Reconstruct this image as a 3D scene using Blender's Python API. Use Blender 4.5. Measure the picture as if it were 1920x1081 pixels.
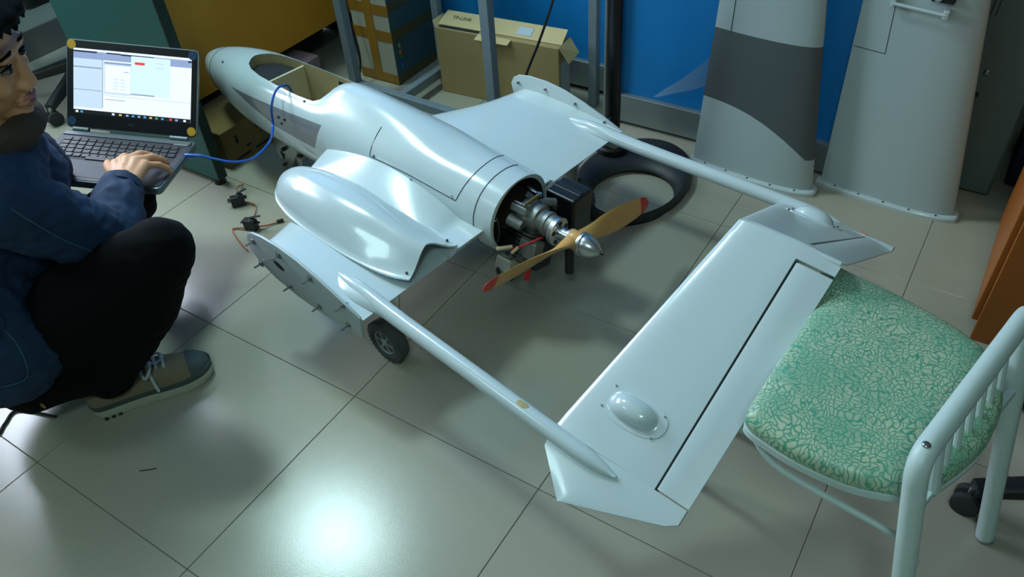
import bpy, bmesh, math, random
import numpy as np
from mathutils import Vector, Matrix, noise

random.seed(7)
scene = bpy.context.scene
COL = scene.collection
for o in list(bpy.data.objects):
    bpy.data.objects.remove(o)

# ------------------------------------------------------------------ camera
cam_d = bpy.data.cameras.new('camera')
cam = bpy.data.objects.new('camera', cam_d)
COL.objects.link(cam)
RIGHT = Vector((0.84257715, 0.53519630, -0.06023844))
DOWN = Vector((0.32357916, -0.59245902, -0.73775934))
FWD = Vector((-0.43053487, 0.60212726, -0.67237080))
m = Matrix.Identity(4)
for i in range(3):
    m[i][0] = RIGHT[i]; m[i][1] = -DOWN[i]; m[i][2] = -FWD[i]
m[2][3] = 1.408
cam.matrix_world = m
cam_d.sensor_fit = 'HORIZONTAL'
cam_d.sensor_width = 36.0
cam_d.lens = 1489.3 / 1920.0 * 36.0
cam_d.clip_start = 0.02
scene.camera = cam

# ------------------------------------------------------------------ light and exposure
scene.view_settings.view_transform = 'Standard'
scene.view_settings.look = 'None'
scene.view_settings.gamma = 1.0
scene.view_settings.use_curve_mapping = False
scene.view_settings.exposure = -0.48
world = bpy.data.worlds.new('world'); scene.world = world
world.use_nodes = True
world.node_tree.nodes['Background'].inputs[0].default_value = (0.55, 0.62, 0.78, 1)
world.node_tree.nodes['Background'].inputs[1].default_value = 0.6
LAMP_POWER = 46.0
LAMP_COLOR = (0.68, 1.0, 1.0)
# position, length along x, width along y, relative power
LAMPS = [(-2.37, 1.38, 0.44, 0.44, 0.95), (0.25, -0.75, 0.50, 0.50, 0.40), (-2.38, -0.9, 0.50, 0.50, 0.20)]
CEIL = 2.75
WINDOW_POWER = 140.0

# ------------------------------------------------------------------ helpers
def srgb(r, g, b):
    def f(c):
        c /= 255.0
        return c / 12.92 if c <= 0.04045 else ((c + 0.055) / 1.055) ** 2.4
    return (f(r), f(g), f(b), 1.0)

def mat(name, col, rough=0.5, metal=0.0, coat=0.0, noise_amt=0.0, noise_scale=20.0, bump=0.0, bump_scale=200.0, emit=None, emit_str=0.0, alpha=1.0, spec=None):
    mt = bpy.data.materials.new(name); mt.use_nodes = True
    nt = mt.node_tree; b = nt.nodes['Principled BSDF']
    b.inputs['Base Color'].default_value = col
    b.inputs['Roughness'].default_value = rough
    b.inputs['Metallic'].default_value = metal
    b.inputs['Coat Weight'].default_value = coat
    b.inputs['Coat Roughness'].default_value = 0.06
    if spec is not None: b.inputs['Specular IOR Level'].default_value = spec
    if alpha < 1: b.inputs['Alpha'].default_value = alpha
    if emit is not None:
        b.inputs['Emission Color'].default_value = emit
        b.inputs['Emission Strength'].default_value = emit_str
    if noise_amt > 0 or bump > 0:
        tc = nt.nodes.new('ShaderNodeTexCoord')
    if noise_amt > 0:
        n = nt.nodes.new('ShaderNodeTexNoise'); n.inputs['Scale'].default_value = noise_scale
        n.inputs['Detail'].default_value = 5
        nt.links.new(tc.outputs['Object'], n.inputs['Vector'])
        mx = nt.nodes.new('ShaderNodeMix'); mx.data_type = 'RGBA'
        d = tuple(c * (1 - noise_amt) for c in col[:3]) + (1,)
        l = tuple(min(1, c * (1 + noise_amt)) for c in col[:3]) + (1,)
        mx.inputs[6].default_value = d; mx.inputs[7].default_value = l
        nt.links.new(n.outputs['Fac'], mx.inputs[0])
        nt.links.new(mx.outputs[2], b.inputs['Base Color'])
    if bump > 0:
        n2 = nt.nodes.new('ShaderNodeTexNoise'); n2.inputs['Scale'].default_value = bump_scale
        nt.links.new(tc.outputs['Object'], n2.inputs['Vector'])
        bp = nt.nodes.new('ShaderNodeBump'); bp.inputs['Strength'].default_value = bump
        bp.inputs['Distance'].default_value = 0.002
        nt.links.new(n2.outputs['Fac'], bp.inputs['Height'])
        nt.links.new(bp.outputs['Normal'], b.inputs['Normal'])
    return mt

class MB:
    def __init__(s): s.v = []; s.f = []; s.mi = []; s.cur = 0
    def add(s, vs, fs):
        o = len(s.v); s.v += [tuple(p) for p in vs]
        for f in fs: s.f.append(tuple(i + o for i in f)); s.mi.append(s.cur)
        return s
    def box(s, c, d, M=None):
        hx, hy, hz = d[0] / 2, d[1] / 2, d[2] / 2
        vs = [Vector((x, y, z)) for x in (-hx, hx) for y in (-hy, hy) for z in (-hz, hz)]
        if M is not None: vs = [M @ p for p in vs]
        vs = [p + Vector(c) for p in vs]
        return s.add(vs, [(0, 1, 3, 2), (4, 6, 7, 5), (0, 4, 5, 1), (2, 3, 7, 6), (0, 2, 6, 4), (1, 5, 7, 3)])
    def bbox(s, lo, hi):
        return s.box([(a + b) / 2 for a, b in zip(lo, hi)], [b - a for a, b in zip(lo, hi)])
    def rings(s, rings, closed=True, cap0=True, cap1=True):
        n = len(rings[0]); vs = [p for r in rings for p in r]; fs = []
        for i in range(len(rings) - 1):
            for j in range(n if closed else n - 1):
                k = (j + 1) % n
                fs.append((i * n + j, i * n + k, (i + 1) * n + k, (i + 1) * n + j))
        if cap0: fs.append(tuple(range(n - 1, -1, -1)))
        if cap1: fs.append(tuple((len(rings) - 1) * n + j for j in range(n)))
        return s.add(vs, fs)
    def cyl(s, p0, p1, r0, r1=None, n=16):
        return s.tube([p0, p1], [r0, r0 if r1 is None else r1], n)
    def tube(s, pts, r, n=10, cap=True):
        pts = [Vector(p) for p in pts]
        rs = r if isinstance(r, (list, tuple)) else [r] * len(pts)
        t0 = (pts[1] - pts[0]).normalized()
        a = Vector((0, 0, 1)) if abs(t0.z) < 0.9 else Vector((1, 0, 0))
        u = t0.cross(a).normalized(); rings = []
        for i, p in enumerate(pts):
            if i == 0: t = pts[1] - pts[0]
            elif i == len(pts) - 1: t = pts[-1] - pts[-2]
            else: t = (pts[i + 1] - pts[i]).normalized() + (pts[i] - pts[i - 1]).normalized()
            t.normalize()
            u = (u - t * u.dot(t)).normalized(); w = t.cross(u)
            rings.append([p + (u * math.cos(2 * math.pi * k / n) + w * math.sin(2 * math.pi * k / n)) * rs[i] for k in range(n)])
        return s.rings(rings, True, cap, cap)
    def lathe(s, prof, c, axis, n=24):
        # prof: list of (distance along axis, radius)
        ax = Vector(axis).normalized(); a = Vector((0, 0, 1)) if abs(ax.z) < 0.9 else Vector((1, 0, 0))
        u = ax.cross(a).normalized(); w = ax.cross(u); c = Vector(c)
        rings = [[c + ax * d + (u * math.cos(2 * math.pi * k / n) + w * math.sin(2 * math.pi * k / n)) * max(r, 1e-5) for k in range(n)] for d, r in prof]
        return s.rings(rings)
    def ell(s, c, r, M=None, n=16, mth=10):
        c = Vector(c); rings = []
        for i in range(mth + 1):
            ph = -math.pi / 2 + math.pi * i / mth
            cp = max(math.cos(ph), 1e-4)
            ring = []
            for k in range(n):
                th = 2 * math.pi * k / n
                p = Vector((r[0] * cp * math.cos(th), r[1] * cp * math.sin(th), r[2] * math.sin(ph)))
                if M is not None: p = M @ p
                ring.append(c + p)
            rings.append(ring)
        return s.rings(rings)
    def prism(s, poly, dvec):
        # poly: list of 3D points, extruded by dvec
        n = len(poly); d = Vector(dvec)
        vs = [Vector(p) for p in poly] + [Vector(p) + d for p in poly]
        fs = [tuple(range(n - 1, -1, -1)), tuple(range(n, 2 * n))] + [(i, (i + 1) % n, n + (i + 1) % n, n + i) for i in range(n)]
        return s.add(vs, fs)
    def grid(s, P):
        # P[i][j] points
        n = len(P); k = len(P[0])
        vs = [p for r in P for p in r]
        fs = [(i * k + j, i * k + j + 1, (i + 1) * k + j + 1, (i + 1) * k + j) for i in range(n - 1) for j in range(k - 1)]
        return s.add(vs, fs)
    def mesh(s, name):
        me = bpy.data.meshes.new(name)
        me.from_pydata(s.v, [], s.f); me.update()
        for i, p in enumerate(me.polygons): p.material_index = s.mi[i]
        bm = bmesh.new(); bm.from_mesh(me); bmesh.ops.recalc_face_normals(bm, faces=bm.faces[:]); bm.to_mesh(me); bm.free()
        return me
    def build(s, name, mats, parent=None, smooth=35, bevel=0.0, solid=0.0, segs=2, sub=0, offset=0.0):
        me = s.mesh(name)
        return finish(me, name, mats, parent, smooth, bevel, solid, segs, sub, offset)

def finish(me, name, mats, parent=None, smooth=35, bevel=0.0, solid=0.0, segs=2, sub=0, offset=0.0):
    ob = bpy.data.objects.new(name, me); COL.objects.link(ob)
    for mt in (mats if isinstance(mats, (list, tuple)) else [mats]): me.materials.append(mt)
    if parent is not None: ob.parent = parent
    if solid:
        md = ob.modifiers.new('solid', 'SOLIDIFY'); md.thickness = solid; md.offset = offset
    if bevel:
        md = ob.modifiers.new('bevel', 'BEVEL'); md.width = bevel; md.segments = segs; md.limit_method = 'ANGLE'; md.angle_limit = math.radians(40)
    if sub:
        md = ob.modifiers.new('sub', 'SUBSURF'); md.levels = sub; md.render_levels = sub
    if solid or bevel or sub:
        bake(ob)
    if smooth:
        ob.data.shade_smooth(); ob.data.set_sharp_from_angle(angle=math.radians(smooth))
    return ob

def bake(ob):
    dg = bpy.context.evaluated_depsgraph_get()
    ev = ob.evaluated_get(dg)
    me = bpy.data.meshes.new_from_object(ev, preserve_all_data_layers=True, depsgraph=dg)
    ob.modifiers.clear(); ob.data = me
    return ob

def empty(name, loc=(0, 0, 0), rz=0.0):
    e = bpy.data.objects.new(name, None); COL.objects.link(e)
    e.location = loc; e.rotation_euler = (0, 0, rz); e.empty_display_size = 0.1
    return e

def tag(o, label=None, cat=None, group=None, kind=None):
    if label: o['label'] = label
    if cat: o['category'] = cat
    if group: o['group'] = group
    if kind: o['kind'] = kind
    return o

def dup(src, parent=None):
    c = src.copy(); COL.objects.link(c)
    if parent is not None: c.parent = parent
    return c

def catmull(pts, n=8):
    P = [Vector(p) for p in pts]; out = []
    for i in range(len(P) - 1):
        p0 = P[max(i - 1, 0)]; p1 = P[i]; p2 = P[i + 1]; p3 = P[min(i + 2, len(P) - 1)]
        for k in range(n):
            t = k / n
            out.append(0.5 * ((2 * p1) + (p2 - p0) * t + (2 * p0 - 5 * p1 + 4 * p2 - p3) * t * t + (3 * p1 - p0 - 3 * p2 + p3) * t ** 3))
    out.append(P[-1]); return out

def interp(x, xs, ys):
    # smooth monotone-ish interpolation (Catmull-Rom on non uniform knots, Hermite form)
    xs = list(xs); ys = list(ys)
    if xs[0] > xs[-1]: xs = xs[::-1]; ys = ys[::-1]
    if x <= xs[0]: return ys[0]
    if x >= xs[-1]: return ys[-1]
    i = 0
    while xs[i + 1] < x: i += 1
    d = [(ys[k + 1] - ys[k]) / (xs[k + 1] - xs[k]) for k in range(len(xs) - 1)]
    def sl(k):
        if k == 0: return d[0]
        if k == len(xs) - 1: return d[-1]
        return 0.0 if d[k - 1] * d[k] <= 0 else 2 * d[k - 1] * d[k] / (d[k - 1] + d[k])
    h = xs[i + 1] - xs[i]; t = (x - xs[i]) / h
    m0, m1 = sl(i), sl(i + 1)
    return (2 * t ** 3 - 3 * t * t + 1) * ys[i] + (t ** 3 - 2 * t * t + t) * h * m0 + (-2 * t ** 3 + 3 * t * t) * ys[i + 1] + (t ** 3 - t * t) * h * m1

def smoothstep(a, b, x):
    t = max(0.0, min(1.0, (x - a) / (b - a))); return t * t * (3 - 2 * t)

def text_obj(name, s, size, mt, parent, M, depth=0.0002):
    cu = bpy.data.curves.new(name, 'FONT'); cu.body = s; cu.size = size; cu.extrude = depth
    cu.align_x = 'CENTER'; cu.align_y = 'CENTER'
    o = bpy.data.objects.new(name, cu); COL.objects.link(o)
    dg = bpy.context.evaluated_depsgraph_get()
    me = bpy.data.meshes.new_from_object(o.evaluated_get(dg))
    bpy.data.objects.remove(o)
    ob = bpy.data.objects.new(name, me); COL.objects.link(ob)
    me.materials.clear(); me.materials.append(mt)
    if parent is not None: ob.parent = parent
    ob.matrix_local = M
    return ob

# node helpers for painted patterns
def nmath(nt, op, a, b=None, c=None, clamp=False):
    n = nt.nodes.new('ShaderNodeMath'); n.operation = op; n.use_clamp = clamp
    for i, v in enumerate((a, b, c)):
        if v is None: continue
        if isinstance(v, (int, float)): n.inputs[i].default_value = v
        else: nt.links.new(v, n.inputs[i])
    return n.outputs[0]

def nmix(nt, fac, a, b):
    n = nt.nodes.new('ShaderNodeMix'); n.data_type = 'RGBA'
    for idx, v in ((0, fac), (6, a), (7, b)):
        if isinstance(v, (int, float)): n.inputs[idx].default_value = v
        elif isinstance(v, tuple): n.inputs[idx].default_value = v
        else: nt.links.new(v, n.inputs[idx])
    return n.outputs[2]

# ------------------------------------------------------------------ materials
C_PAINT = srgb(190, 206, 208)
M_paint = mat('white_gloss_paint', C_PAINT, 0.22, 0, 0.35, 0.03, 6)
M_paint2 = mat('pale_grey_paint', srgb(184, 198, 198), 0.32, 0, 0.12, 0.04, 8)
M_cream = mat('cream_fibreglass', srgb(176, 163, 120), 0.6, 0, 0, 0.12, 14)
M_dark = mat('dark_interior', srgb(22, 24, 24), 0.7)
M_black = mat('black_plastic', srgb(24, 27, 30), 0.42)
M_rubber = mat('black_rubber', srgb(38, 40, 41), 0.75, 0, 0, 0.15, 60)
M_alu = mat('brushed_aluminium', srgb(205, 208, 208), 0.28, 1.0, 0, 0.06, 30)
M_steel = mat('machined_steel', srgb(176, 180, 180), 0.22, 1.0)
M_cast = mat('cast_aluminium', srgb(150, 154, 152), 0.45, 0.85, 0, 0.12, 90, 0.2, 400)
M_plate = mat('grey_end_plate', srgb(172, 184, 184), 0.42, 0.0, 0, 0.08, 12)
M_wood_prop = mat('varnished_propeller_wood', srgb(206, 156, 84), 0.38, 0, 0.2, 0.08, 18)
M_red = mat('red_paint', srgb(205, 40, 22), 0.4)
M_seam = mat('dark_seam', srgb(52, 58, 60), 0.8)
M_grey_tyre = mat('grey_tyre', srgb(74, 78, 78), 0.8, 0, 0, 0.1, 40)
M_grey_hub = mat('grey_wheel_hub', srgb(140, 150, 150), 0.5)
M_orange = mat('orange_sticker', srgb(222, 105, 62), 0.5)
M_glue = mat('dried_glue', srgb(168, 156, 104), 0.6, alpha=1)

# floor tile: pale beige glazed, slightly mottled
def floor_mat():
    mt = bpy.data.materials.new('beige_floor_tile'); mt.use_nodes = True; nt = mt.node_tree; b = nt.nodes['Principled BSDF']
    g = nt.nodes.new('ShaderNodeNewGeometry')
    n1 = nt.nodes.new('ShaderNodeTexNoise'); n1.inputs['Scale'].default_value = 2.2; n1.inputs['Detail'].default_value = 6
    n2 = nt.nodes.new('ShaderNodeTexNoise'); n2.inputs['Scale'].default_value = 160; n2.inputs['Detail'].default_value = 3
    n3 = nt.nodes.new('ShaderNodeTexNoise'); n3.inputs['Scale'].default_value = 420
    for n in (n1, n2, n3): nt.links.new(g.outputs['Position'], n.inputs['Vector'])
    c1 = nmix(nt, n1.outputs['Fac'], srgb(154, 151, 134), srgb(168, 165, 147))
    r = nt.nodes.new('ShaderNodeValToRGB'); r.color_ramp.elements[0].position = 0.62; r.color_ramp.elements[1].position = 0.72
    nt.links.new(n2.outputs['Fac'], r.inputs[0])
    c2 = nmix(nt, nmath(nt, 'MULTIPLY', r.outputs[0], 0.18), c1, srgb(140, 136, 126))
    nt.links.new(c2, b.inputs['Base Color'])
    rr = nmath(nt, 'MULTIPLY_ADD', n1.outputs['Fac'], 0.06, 0.180)
    nt.links.new(rr, b.inputs['Roughness'])
    b.inputs['Specular IOR Level'].default_value = 0.55
    bp = nt.nodes.new('ShaderNodeBump'); bp.inputs['Strength'].default_value = 0.10; bp.inputs['Distance'].default_value = 0.001
    nt.links.new(n3.outputs['Fac'], bp.inputs['Height']); nt.links.new(bp.outputs['Normal'], b.inputs['Normal'])
    return mt
M_tile = floor_mat()
M_grout = mat('dark_grout', srgb(104, 101, 92), 0.9)
M_wall = mat('pale_wall_paint', srgb(196, 200, 176), 0.75)
M_ceiling = mat('white_ceiling', srgb(190, 192, 188), 0.9)
M_wallg = mat('grey_green_wall_paint', srgb(118, 126, 118), 0.8)
M_blue = mat('blue_partition_laminate', srgb(4, 124, 194), 0.5, 0, 0, 0.05, 5, 0.1, 300)
M_skirt = mat('aluminium_skirting', srgb(148, 158, 156), 0.38, 0.6, 0, 0.08, 10)
M_teal = mat('teal_desk_laminate', srgb(26, 92, 88), 0.5, 0, 0, 0.04, 40)
M_wood = mat('orange_beech_laminate', srgb(214, 150, 40), 0.45, 0, 0, 0.07, 9)
M_wood2 = mat('orange_cherry_veneer', srgb(146, 80, 18), 0.45, 0, 0, 0.08, 9)
M_card = mat('brown_cardboard', srgb(156, 136, 90), 0.85, 0, 0, 0.06, 12)
M_card_light = mat('cardboard_inner_face', srgb(196, 178, 128), 0.85)
M_frame = mat('grey_painted_steel', srgb(122, 136, 142), 0.5, 0.2, 0, 0.08, 15)
M_locker = mat('grey_green_locker_steel', srgb(96, 112, 108), 0.5, 0.1)

# ------------------------------------------------------------------ the room shell
floor = MB().bbox((-3.5, -2.5, -0.06), (2.5, 3.0, -0.0025)).build('floor', M_grout, smooth=0)
tag(floor, 'beige square tiled floor with thin dark joints', 'floor', kind='structure')
tile_me = MB().bbox((-0.2493, -0.2493, -0.01), (0.2493, 0.2493, 0)).build('tile', M_tile, floor, smooth=0, bevel=0.0008, segs=1)
first = True
for ix in range(-7, 5):
    for iy in range(-6, 5):
        x = -0.025 + 0.5 * ix + 0.25; y = 0.27 + 0.5 * iy + 0.25
        if x < -3.4 or x > 2.4 or y < -2.4: continue
        if y > 2.4 and x < 0: continue
        t = tile_me if first else dup(tile_me, floor)
        first = False
        t.location = (x, y, random.uniform(-0.0003, 0.0))
        t.rotation_euler = (random.uniform(-0.0006, 0.0006), random.uniform(-0.0006, 0.0006), 0)

def wall(name, lo, hi, mt, label):
    w = MB().bbox(lo, hi).build(name, mt, smooth=0)
    return tag(w, label, 'wall', kind='structure')
# left wall with a window opening
wl = MB()
for lo, hi in (((-3.55, -2.5, 0), (-3.43, 0.45, CEIL)), ((-3.55, 2.0, 0), (-3.43, 2.42, CEIL)), ((-3.55, 0.45, 0), (-3.43, 2.0, 1.15)), ((-3.55, 0.45, 2.25), (-3.43, 2.0, CEIL))):
    wl.bbox(lo, hi)
wl = wl.build('wall_left', M_wall, smooth=0); tag(wl, 'pale painted wall behind the office chair', 'wall', kind='structure')
wall('wall_right', (2.4, -2.5, 0), (2.5, 3.0, CEIL), M_wallg, 'plain pale wall at the far right of the room')
wall('wall_front', (-3.55, -2.6, 0), (2.5, -2.5, CEIL), M_wallg, 'plain pale wall behind the viewer')
wall('ceiling', (-3.55, -2.6, CEIL), (2.5, 3.0, CEIL + 0.1), M_ceiling, 'flat white ceiling')
wall('wall_back', (-1.06, 2.15, 0), (-0.17, 2.21, CEIL), M_blue, 'bright blue laminate partition behind the black pole and leaning wing panels')
wall('wall_back_recess', (-3.43, 2.30, 0), (-1.06, 2.42, CEIL), M_blue, 'blue laminate partition set back behind the steel frame and flat carton')
wall('wall_back_corner', (-0.17, 2.75, 0), (2.5, 2.85, CEIL), M_wall, 'pale wall behind the grey-green locker')
sk = MB().bbox((-1.03, 2.128, 0.012), (-0.17, 2.15, 0.108)).build('baseboard_back', M_skirt, smooth=0, bevel=0.003)
tag(sk, 'aluminium skirting rail under the blue partition', 'baseboard', kind='structure')
sk = MB().bbox((-3.3, 2.278, 0.012), (-1.07, 2.30, 0.108)).build('baseboard_recess', M_skirt, smooth=0, bevel=0.003)
tag(sk, 'aluminium skirting rail under the recessed blue partition', 'baseboard', kind='structure')
sk = MB().bbox((-3.43, -2.5, 0), (-3.418, 2.3, 0.115)).build('baseboard_left', mat('grey_skirting', srgb(100, 98, 90), 0.7), smooth=0)
tag(sk, 'grey skirting along the pale left wall', 'baseboard', kind='structure')
tr = MB().bbox((-1.085, 2.125, 0), (-1.06, 2.30, CEIL)).bbox((-1.06, 2.128, 0), (-1.035, 2.15, CEIL)).build('trim_1', M_skirt, smooth=0, bevel=0.002)
tag(tr, 'upright aluminium strip at the step of the blue partition', 'trim', kind='structure')
# window in the left wall, outside the picture, that lets in daylight
wf = MB()
for lo, hi in (((-3.54, 0.45, 1.15), (-3.44, 0.50, 2.25)), ((-3.54, 1.95, 1.15), (-3.44, 2.0, 2.25)), ((-3.54, 0.5, 1.15), (-3.44, 1.95, 1.20)), ((-3.54, 0.5, 2.20), (-3.44, 1.95, 2.25)), ((-3.52, 1.20, 1.20), (-3.46, 1.25, 2.20))):
    wf.bbox(lo, hi)
wf = wf.build('window_1', mat('white_window_frame', srgb(210, 212, 210), 0.4), smooth=0)
tag(wf, 'white framed two-pane window in the left wall', 'window', kind='structure')
wl_d = bpy.data.lights.new('window_daylight', 'AREA'); wl_d.shape = 'RECTANGLE'; wl_d.size = 1.0; wl_d.size_y = 1.45
wl_d.energy = WINDOW_POWER; wl_d.color = (0.74, 0.82, 1.0)
wlo = bpy.data.objects.new('window_daylight', wl_d); COL.objects.link(wlo)
wlo.location = (-3.60, 1.225, 1.70); wlo.rotation_euler = (0, math.radians(-90), 0)

# ceiling lamps; the last two are unseen ones added as fill light
M_diff = mat('lamp_diffuser', srgb(240, 250, 250), 0.5, emit=(0.68, 1.0, 1.0, 1), emit_str=9.0)
M_lampbody = mat('white_lamp_body', srgb(225, 228, 226), 0.4)
for i, (lx, ly, sx, sy, rel) in enumerate(LAMPS):
    e = empty('ceiling_lamp', (lx, ly, CEIL - 0.08))
    names = ['square white ceiling lamp above the nose of the model plane', 'unseen fill lamp added on the ceiling above the viewer', 'unseen fill lamp added on the ceiling at the front of the room']
    tag(e, names[i], 'lamp', 'square ceiling lamps')
    MB().bbox((-sx / 2, -sy / 2, 0.02), (sx / 2, sy / 2, 0.08)).build('lamp_body', M_lampbody, e, smooth=0)
    MB().bbox((-sx / 2 + 0.02, -sy / 2 + 0.02, 0.008), (sx / 2 - 0.02, sy / 2 - 0.02, 0.02)).build('diffuser', M_diff, e, smooth=0)
    ld = bpy.data.lights.new('lamp_light', 'AREA'); ld.shape = 'RECTANGLE'; ld.size = sx - 0.05; ld.size_y = sy - 0.05
    ld.energy = LAMP_POWER * rel; ld.color = LAMP_COLOR
    lo = bpy.data.objects.new('lamp_light', ld); COL.objects.link(lo); lo.parent = e; lo.location = (0, 0, -0.002)

#PART2
# ------------------------------------------------------------------ the model aircraft (local axes: x nose, y towards the viewer's side, z up)
KS = 1.408 / 1.5
AF = Matrix(((-0.98882869, -0.14489235, 0.03498607), (0.14533907, -0.98932546, 0.01056862), (0.03308130, 0.01553539, 0.99933192)))
AO = Vector((-1.84218828, 1.40511367, 0.0))
plane = empty('model_aircraft')
plane.matrix_world = Matrix.Translation(AO) @ AF.to_4x4() @ Matrix.Scale(KS, 4)
tag(plane, 'large white twin-boom pusher model aircraft with open cockpit and yellow propeller', 'model aircraft')
def AW(a, l, n): return AO + AF @ (Vector((a, l, n)) * KS)

ST_A = [0.357, 0.350, 0.335, 0.305, 0.25, 0.15, 0.05, -0.1, -0.3, -0.5, -0.7, -0.85, -0.95, -1.04]
ST_W = [0.002, 0.014, 0.028, 0.046, 0.067, 0.091, 0.106, 0.117, 0.123, 0.124, 0.122, 0.118, 0.114, 0.109]
ST_T = [0.300, 0.316, 0.330, 0.349, 0.370, 0.393, 0.405, 0.413, 0.420, 0.424, 0.424, 0.420, 0.415, 0.409]
ST_B = [0.296, 0.281, 0.264, 0.245, 0.222, 0.198, 0.186, 0.178, 0.174, 0.176, 0.184, 0.190, 0.195, 0.200]
def hump(a):
    return 0.036 * smoothstep(-0.30, -0.42, a) * (1 - smoothstep(-0.50, -0.88, a))
def fus(a, th, off=0.0):
    w = interp(a, ST_A, ST_W) + off; t = interp(a, ST_A, ST_T) + off; b = interp(a, ST_A, ST_B) - off
    c = math.cos(th); s = math.sin(th); p = 2.15 + 0.45 * smoothstep(0.25, 0.0, a) * (1 - smoothstep(-0.72, -0.95, a))
    nc = (t + b) / 2 + 0.01 * smoothstep(0.33, 0.1, a); up = t - nc; dn = nc - b
    l = w * math.copysign(abs(c) ** (2 / p), c)
    n = nc + (up if s > 0 else dn) * math.copysign(abs(s) ** (2 / p), s)
    if s > 0: n += hump(a) * math.exp(-(l / 0.066) ** 2)
    return Vector((a, l, n))
def fus_at(a, l):
    # top surface height at lateral position l
    lo, hi = 0.0001, math.pi - 0.0001
    for _ in range(40):
        mid = (lo + hi) / 2
        if fus(a, mid).y > l: lo = mid
        else: hi = mid
    return fus(a, lo)
NA = 110; NT = 56
st = [0.357 - (0.357 + 1.04) * ((i / NA) ** 1.25) for i in range(NA + 1)]
mb = MB(); mb.rings([[fus(a, 2 * math.pi * k / NT) for k in range(NT)] for a in st])

def fuselage_paint():
    mt = bpy.data.materials.new('fuselage_paint_with_grey_flash'); mt.use_nodes = True; nt = mt.node_tree; b = nt.nodes['Principled BSDF']
    b.inputs['Roughness'].default_value = 0.2; b.inputs['Coat Weight'].default_value = 0.35; b.inputs['Coat Roughness'].default_value = 0.06
    tc = nt.nodes.new('ShaderNodeTexCoord'); sp = nt.nodes.new('ShaderNodeSeparateXYZ'); nt.links.new(tc.outputs['Object'], sp.inputs[0])
    a, n = sp.outputs[0], sp.outputs[2]
    # upper edge rises towards the tail, lower edge runs nearly level, rear edge slants
    up = nmath(nt, 'MULTIPLY_ADD', a, -0.085, 0.3435)
    lo = nmath(nt, 'MAXIMUM', nmath(nt, 'MULTIPLY_ADD', a, 0.19, 0.325), 0.292)
    k1 = nmath(nt, 'LESS_THAN', n, up); k2 = nmath(nt, 'GREATER_THAN', n, lo)
    re = nmath(nt, 'MULTIPLY_ADD', nmath(nt, 'SUBTRACT', n, 0.30), -0.45, -0.37)
    k3 = nmath(nt, 'GREATER_THAN', a, re)
    k = nmath(nt, 'MULTIPLY', nmath(nt, 'MULTIPLY', k1, k2), k3)
    c = nmix(nt, k, C_PAINT, srgb(118, 124, 130))
    nt.links.new(c, b.inputs['Base Color'])
    return mt
M_fus = fuselage_paint()
me = mb.mesh('fuselage'); me.materials.append(M_fus)
fo = bpy.data.objects.new('fuselage', me); COL.objects.link(fo)
def cutter(mbx, mt):
    mm = mbx.mesh('cut'); mm.materials.append(mt); o = bpy.data.objects.new('cut', mm); COL.objects.link(o); return o
ck = [(0.052, 0.0), (0.045, 0.018), (0.025, 0.042), (-0.005, 0.056), (-0.06, 0.066), (-0.15, 0.072), (-0.25, 0.075), (-0.33, 0.072), (-0.352, 0.062), (-0.366, 0.04), (-0.372, 0.0)]
ckp = [(a, l, 0.23) for a, l in ck] + [(a, -l, 0.23) for a, l in ck[-2:0:-1]]
cut1 = cutter(MB().prism(ckp, (0, 0, 0.4)), M_cream)
cut2 = cutter(MB().lathe([(0, 0.099), (0.10, 0.099)], (-0.985, 0, 0.305), (-1, 0, 0), 48), M_dark)
for c in (cut1, cut2):
    md = fo.modifiers.new('b', 'BOOLEAN'); md.operation = 'DIFFERENCE'; md.object = c; md.solver = 'EXACT'; md.material_mode = 'TRANSFER'
dg = bpy.context.evaluated_depsgraph_get()
me2 = bpy.data.meshes.new_from_object(fo.evaluated_get(dg), preserve_all_data_layers=True, depsgraph=dg)
for o in (fo, cut1, cut2): bpy.data.objects.remove(o)
fuse = bpy.data.objects.new('fuselage', me2); COL.objects.link(fuse); fuse.parent = plane
me2.shade_smooth(); me2.set_sharp_from_angle(angle=math.radians(38))

# nose cone seam, cowl seam, hatch seam: thin dark joints lying in the surface
def seam(pts, name, r=0.0011, parent=fuse): return MB().tube(pts, r, 6).build(name, M_seam, parent)
seam([fus(0.240, 2 * math.pi * k / 48, 0.0) for k in range(49)], 'nose_seam', 0.0013)
seam([fus(-0.985, -0.75 + 2.9 * k / 40, 0) for k in range(41)], 'cowl_seam', 0.0013)
hp = [fus(-0.612 - 0.0, 1.15 - 0.78 * k / 14, 0) for k in range(15)]
hp += [fus(-0.612 - 0.31 * k / 24, 0.37 + 0.02 * math.sin(k / 24 * 3.1), 0) for k in range(1, 25)]
hp += [fus(-0.924 - 0.012 * math.sin(k / 20 * math.pi), 0.37 + 1.9 * k / 20, 0) for k in range(1, 21)]
seam(hp[:6] + hp[10:], 'hatch_seam', 0.0012)
for a, th in ((-0.628, 0.42), (-0.908, 0.42), (-0.77, 0.30), (-0.30, 0.95), (0.15, 0.9)):
    p = fus(a, th); c = Vector((a, 0, 0.31)); d = (p - c).normalized()
    MB().cyl(p - d * 0.002, p + d * 0.0018, 0.0042, 0.0036, 10).build('screw', M_steel if a < -0.3 else M_seam, fuse)
MB().cyl(fus(-0.77, 0.12), fus(-0.77, 0.12) + Vector((0, 0.012, 0.004)), 0.003, 0.003, 8).build('switch_stud', M_steel, fuse)
# studs in the grey flash
for a, n in ((-0.205, 0.335), (-0.215, 0.318), (-0.235, 0.338)):
    MB().cyl((a, 0.118, n), (a, 0.124, n), 0.004, 0.004, 8).build('stud', M_black, fuse)
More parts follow.
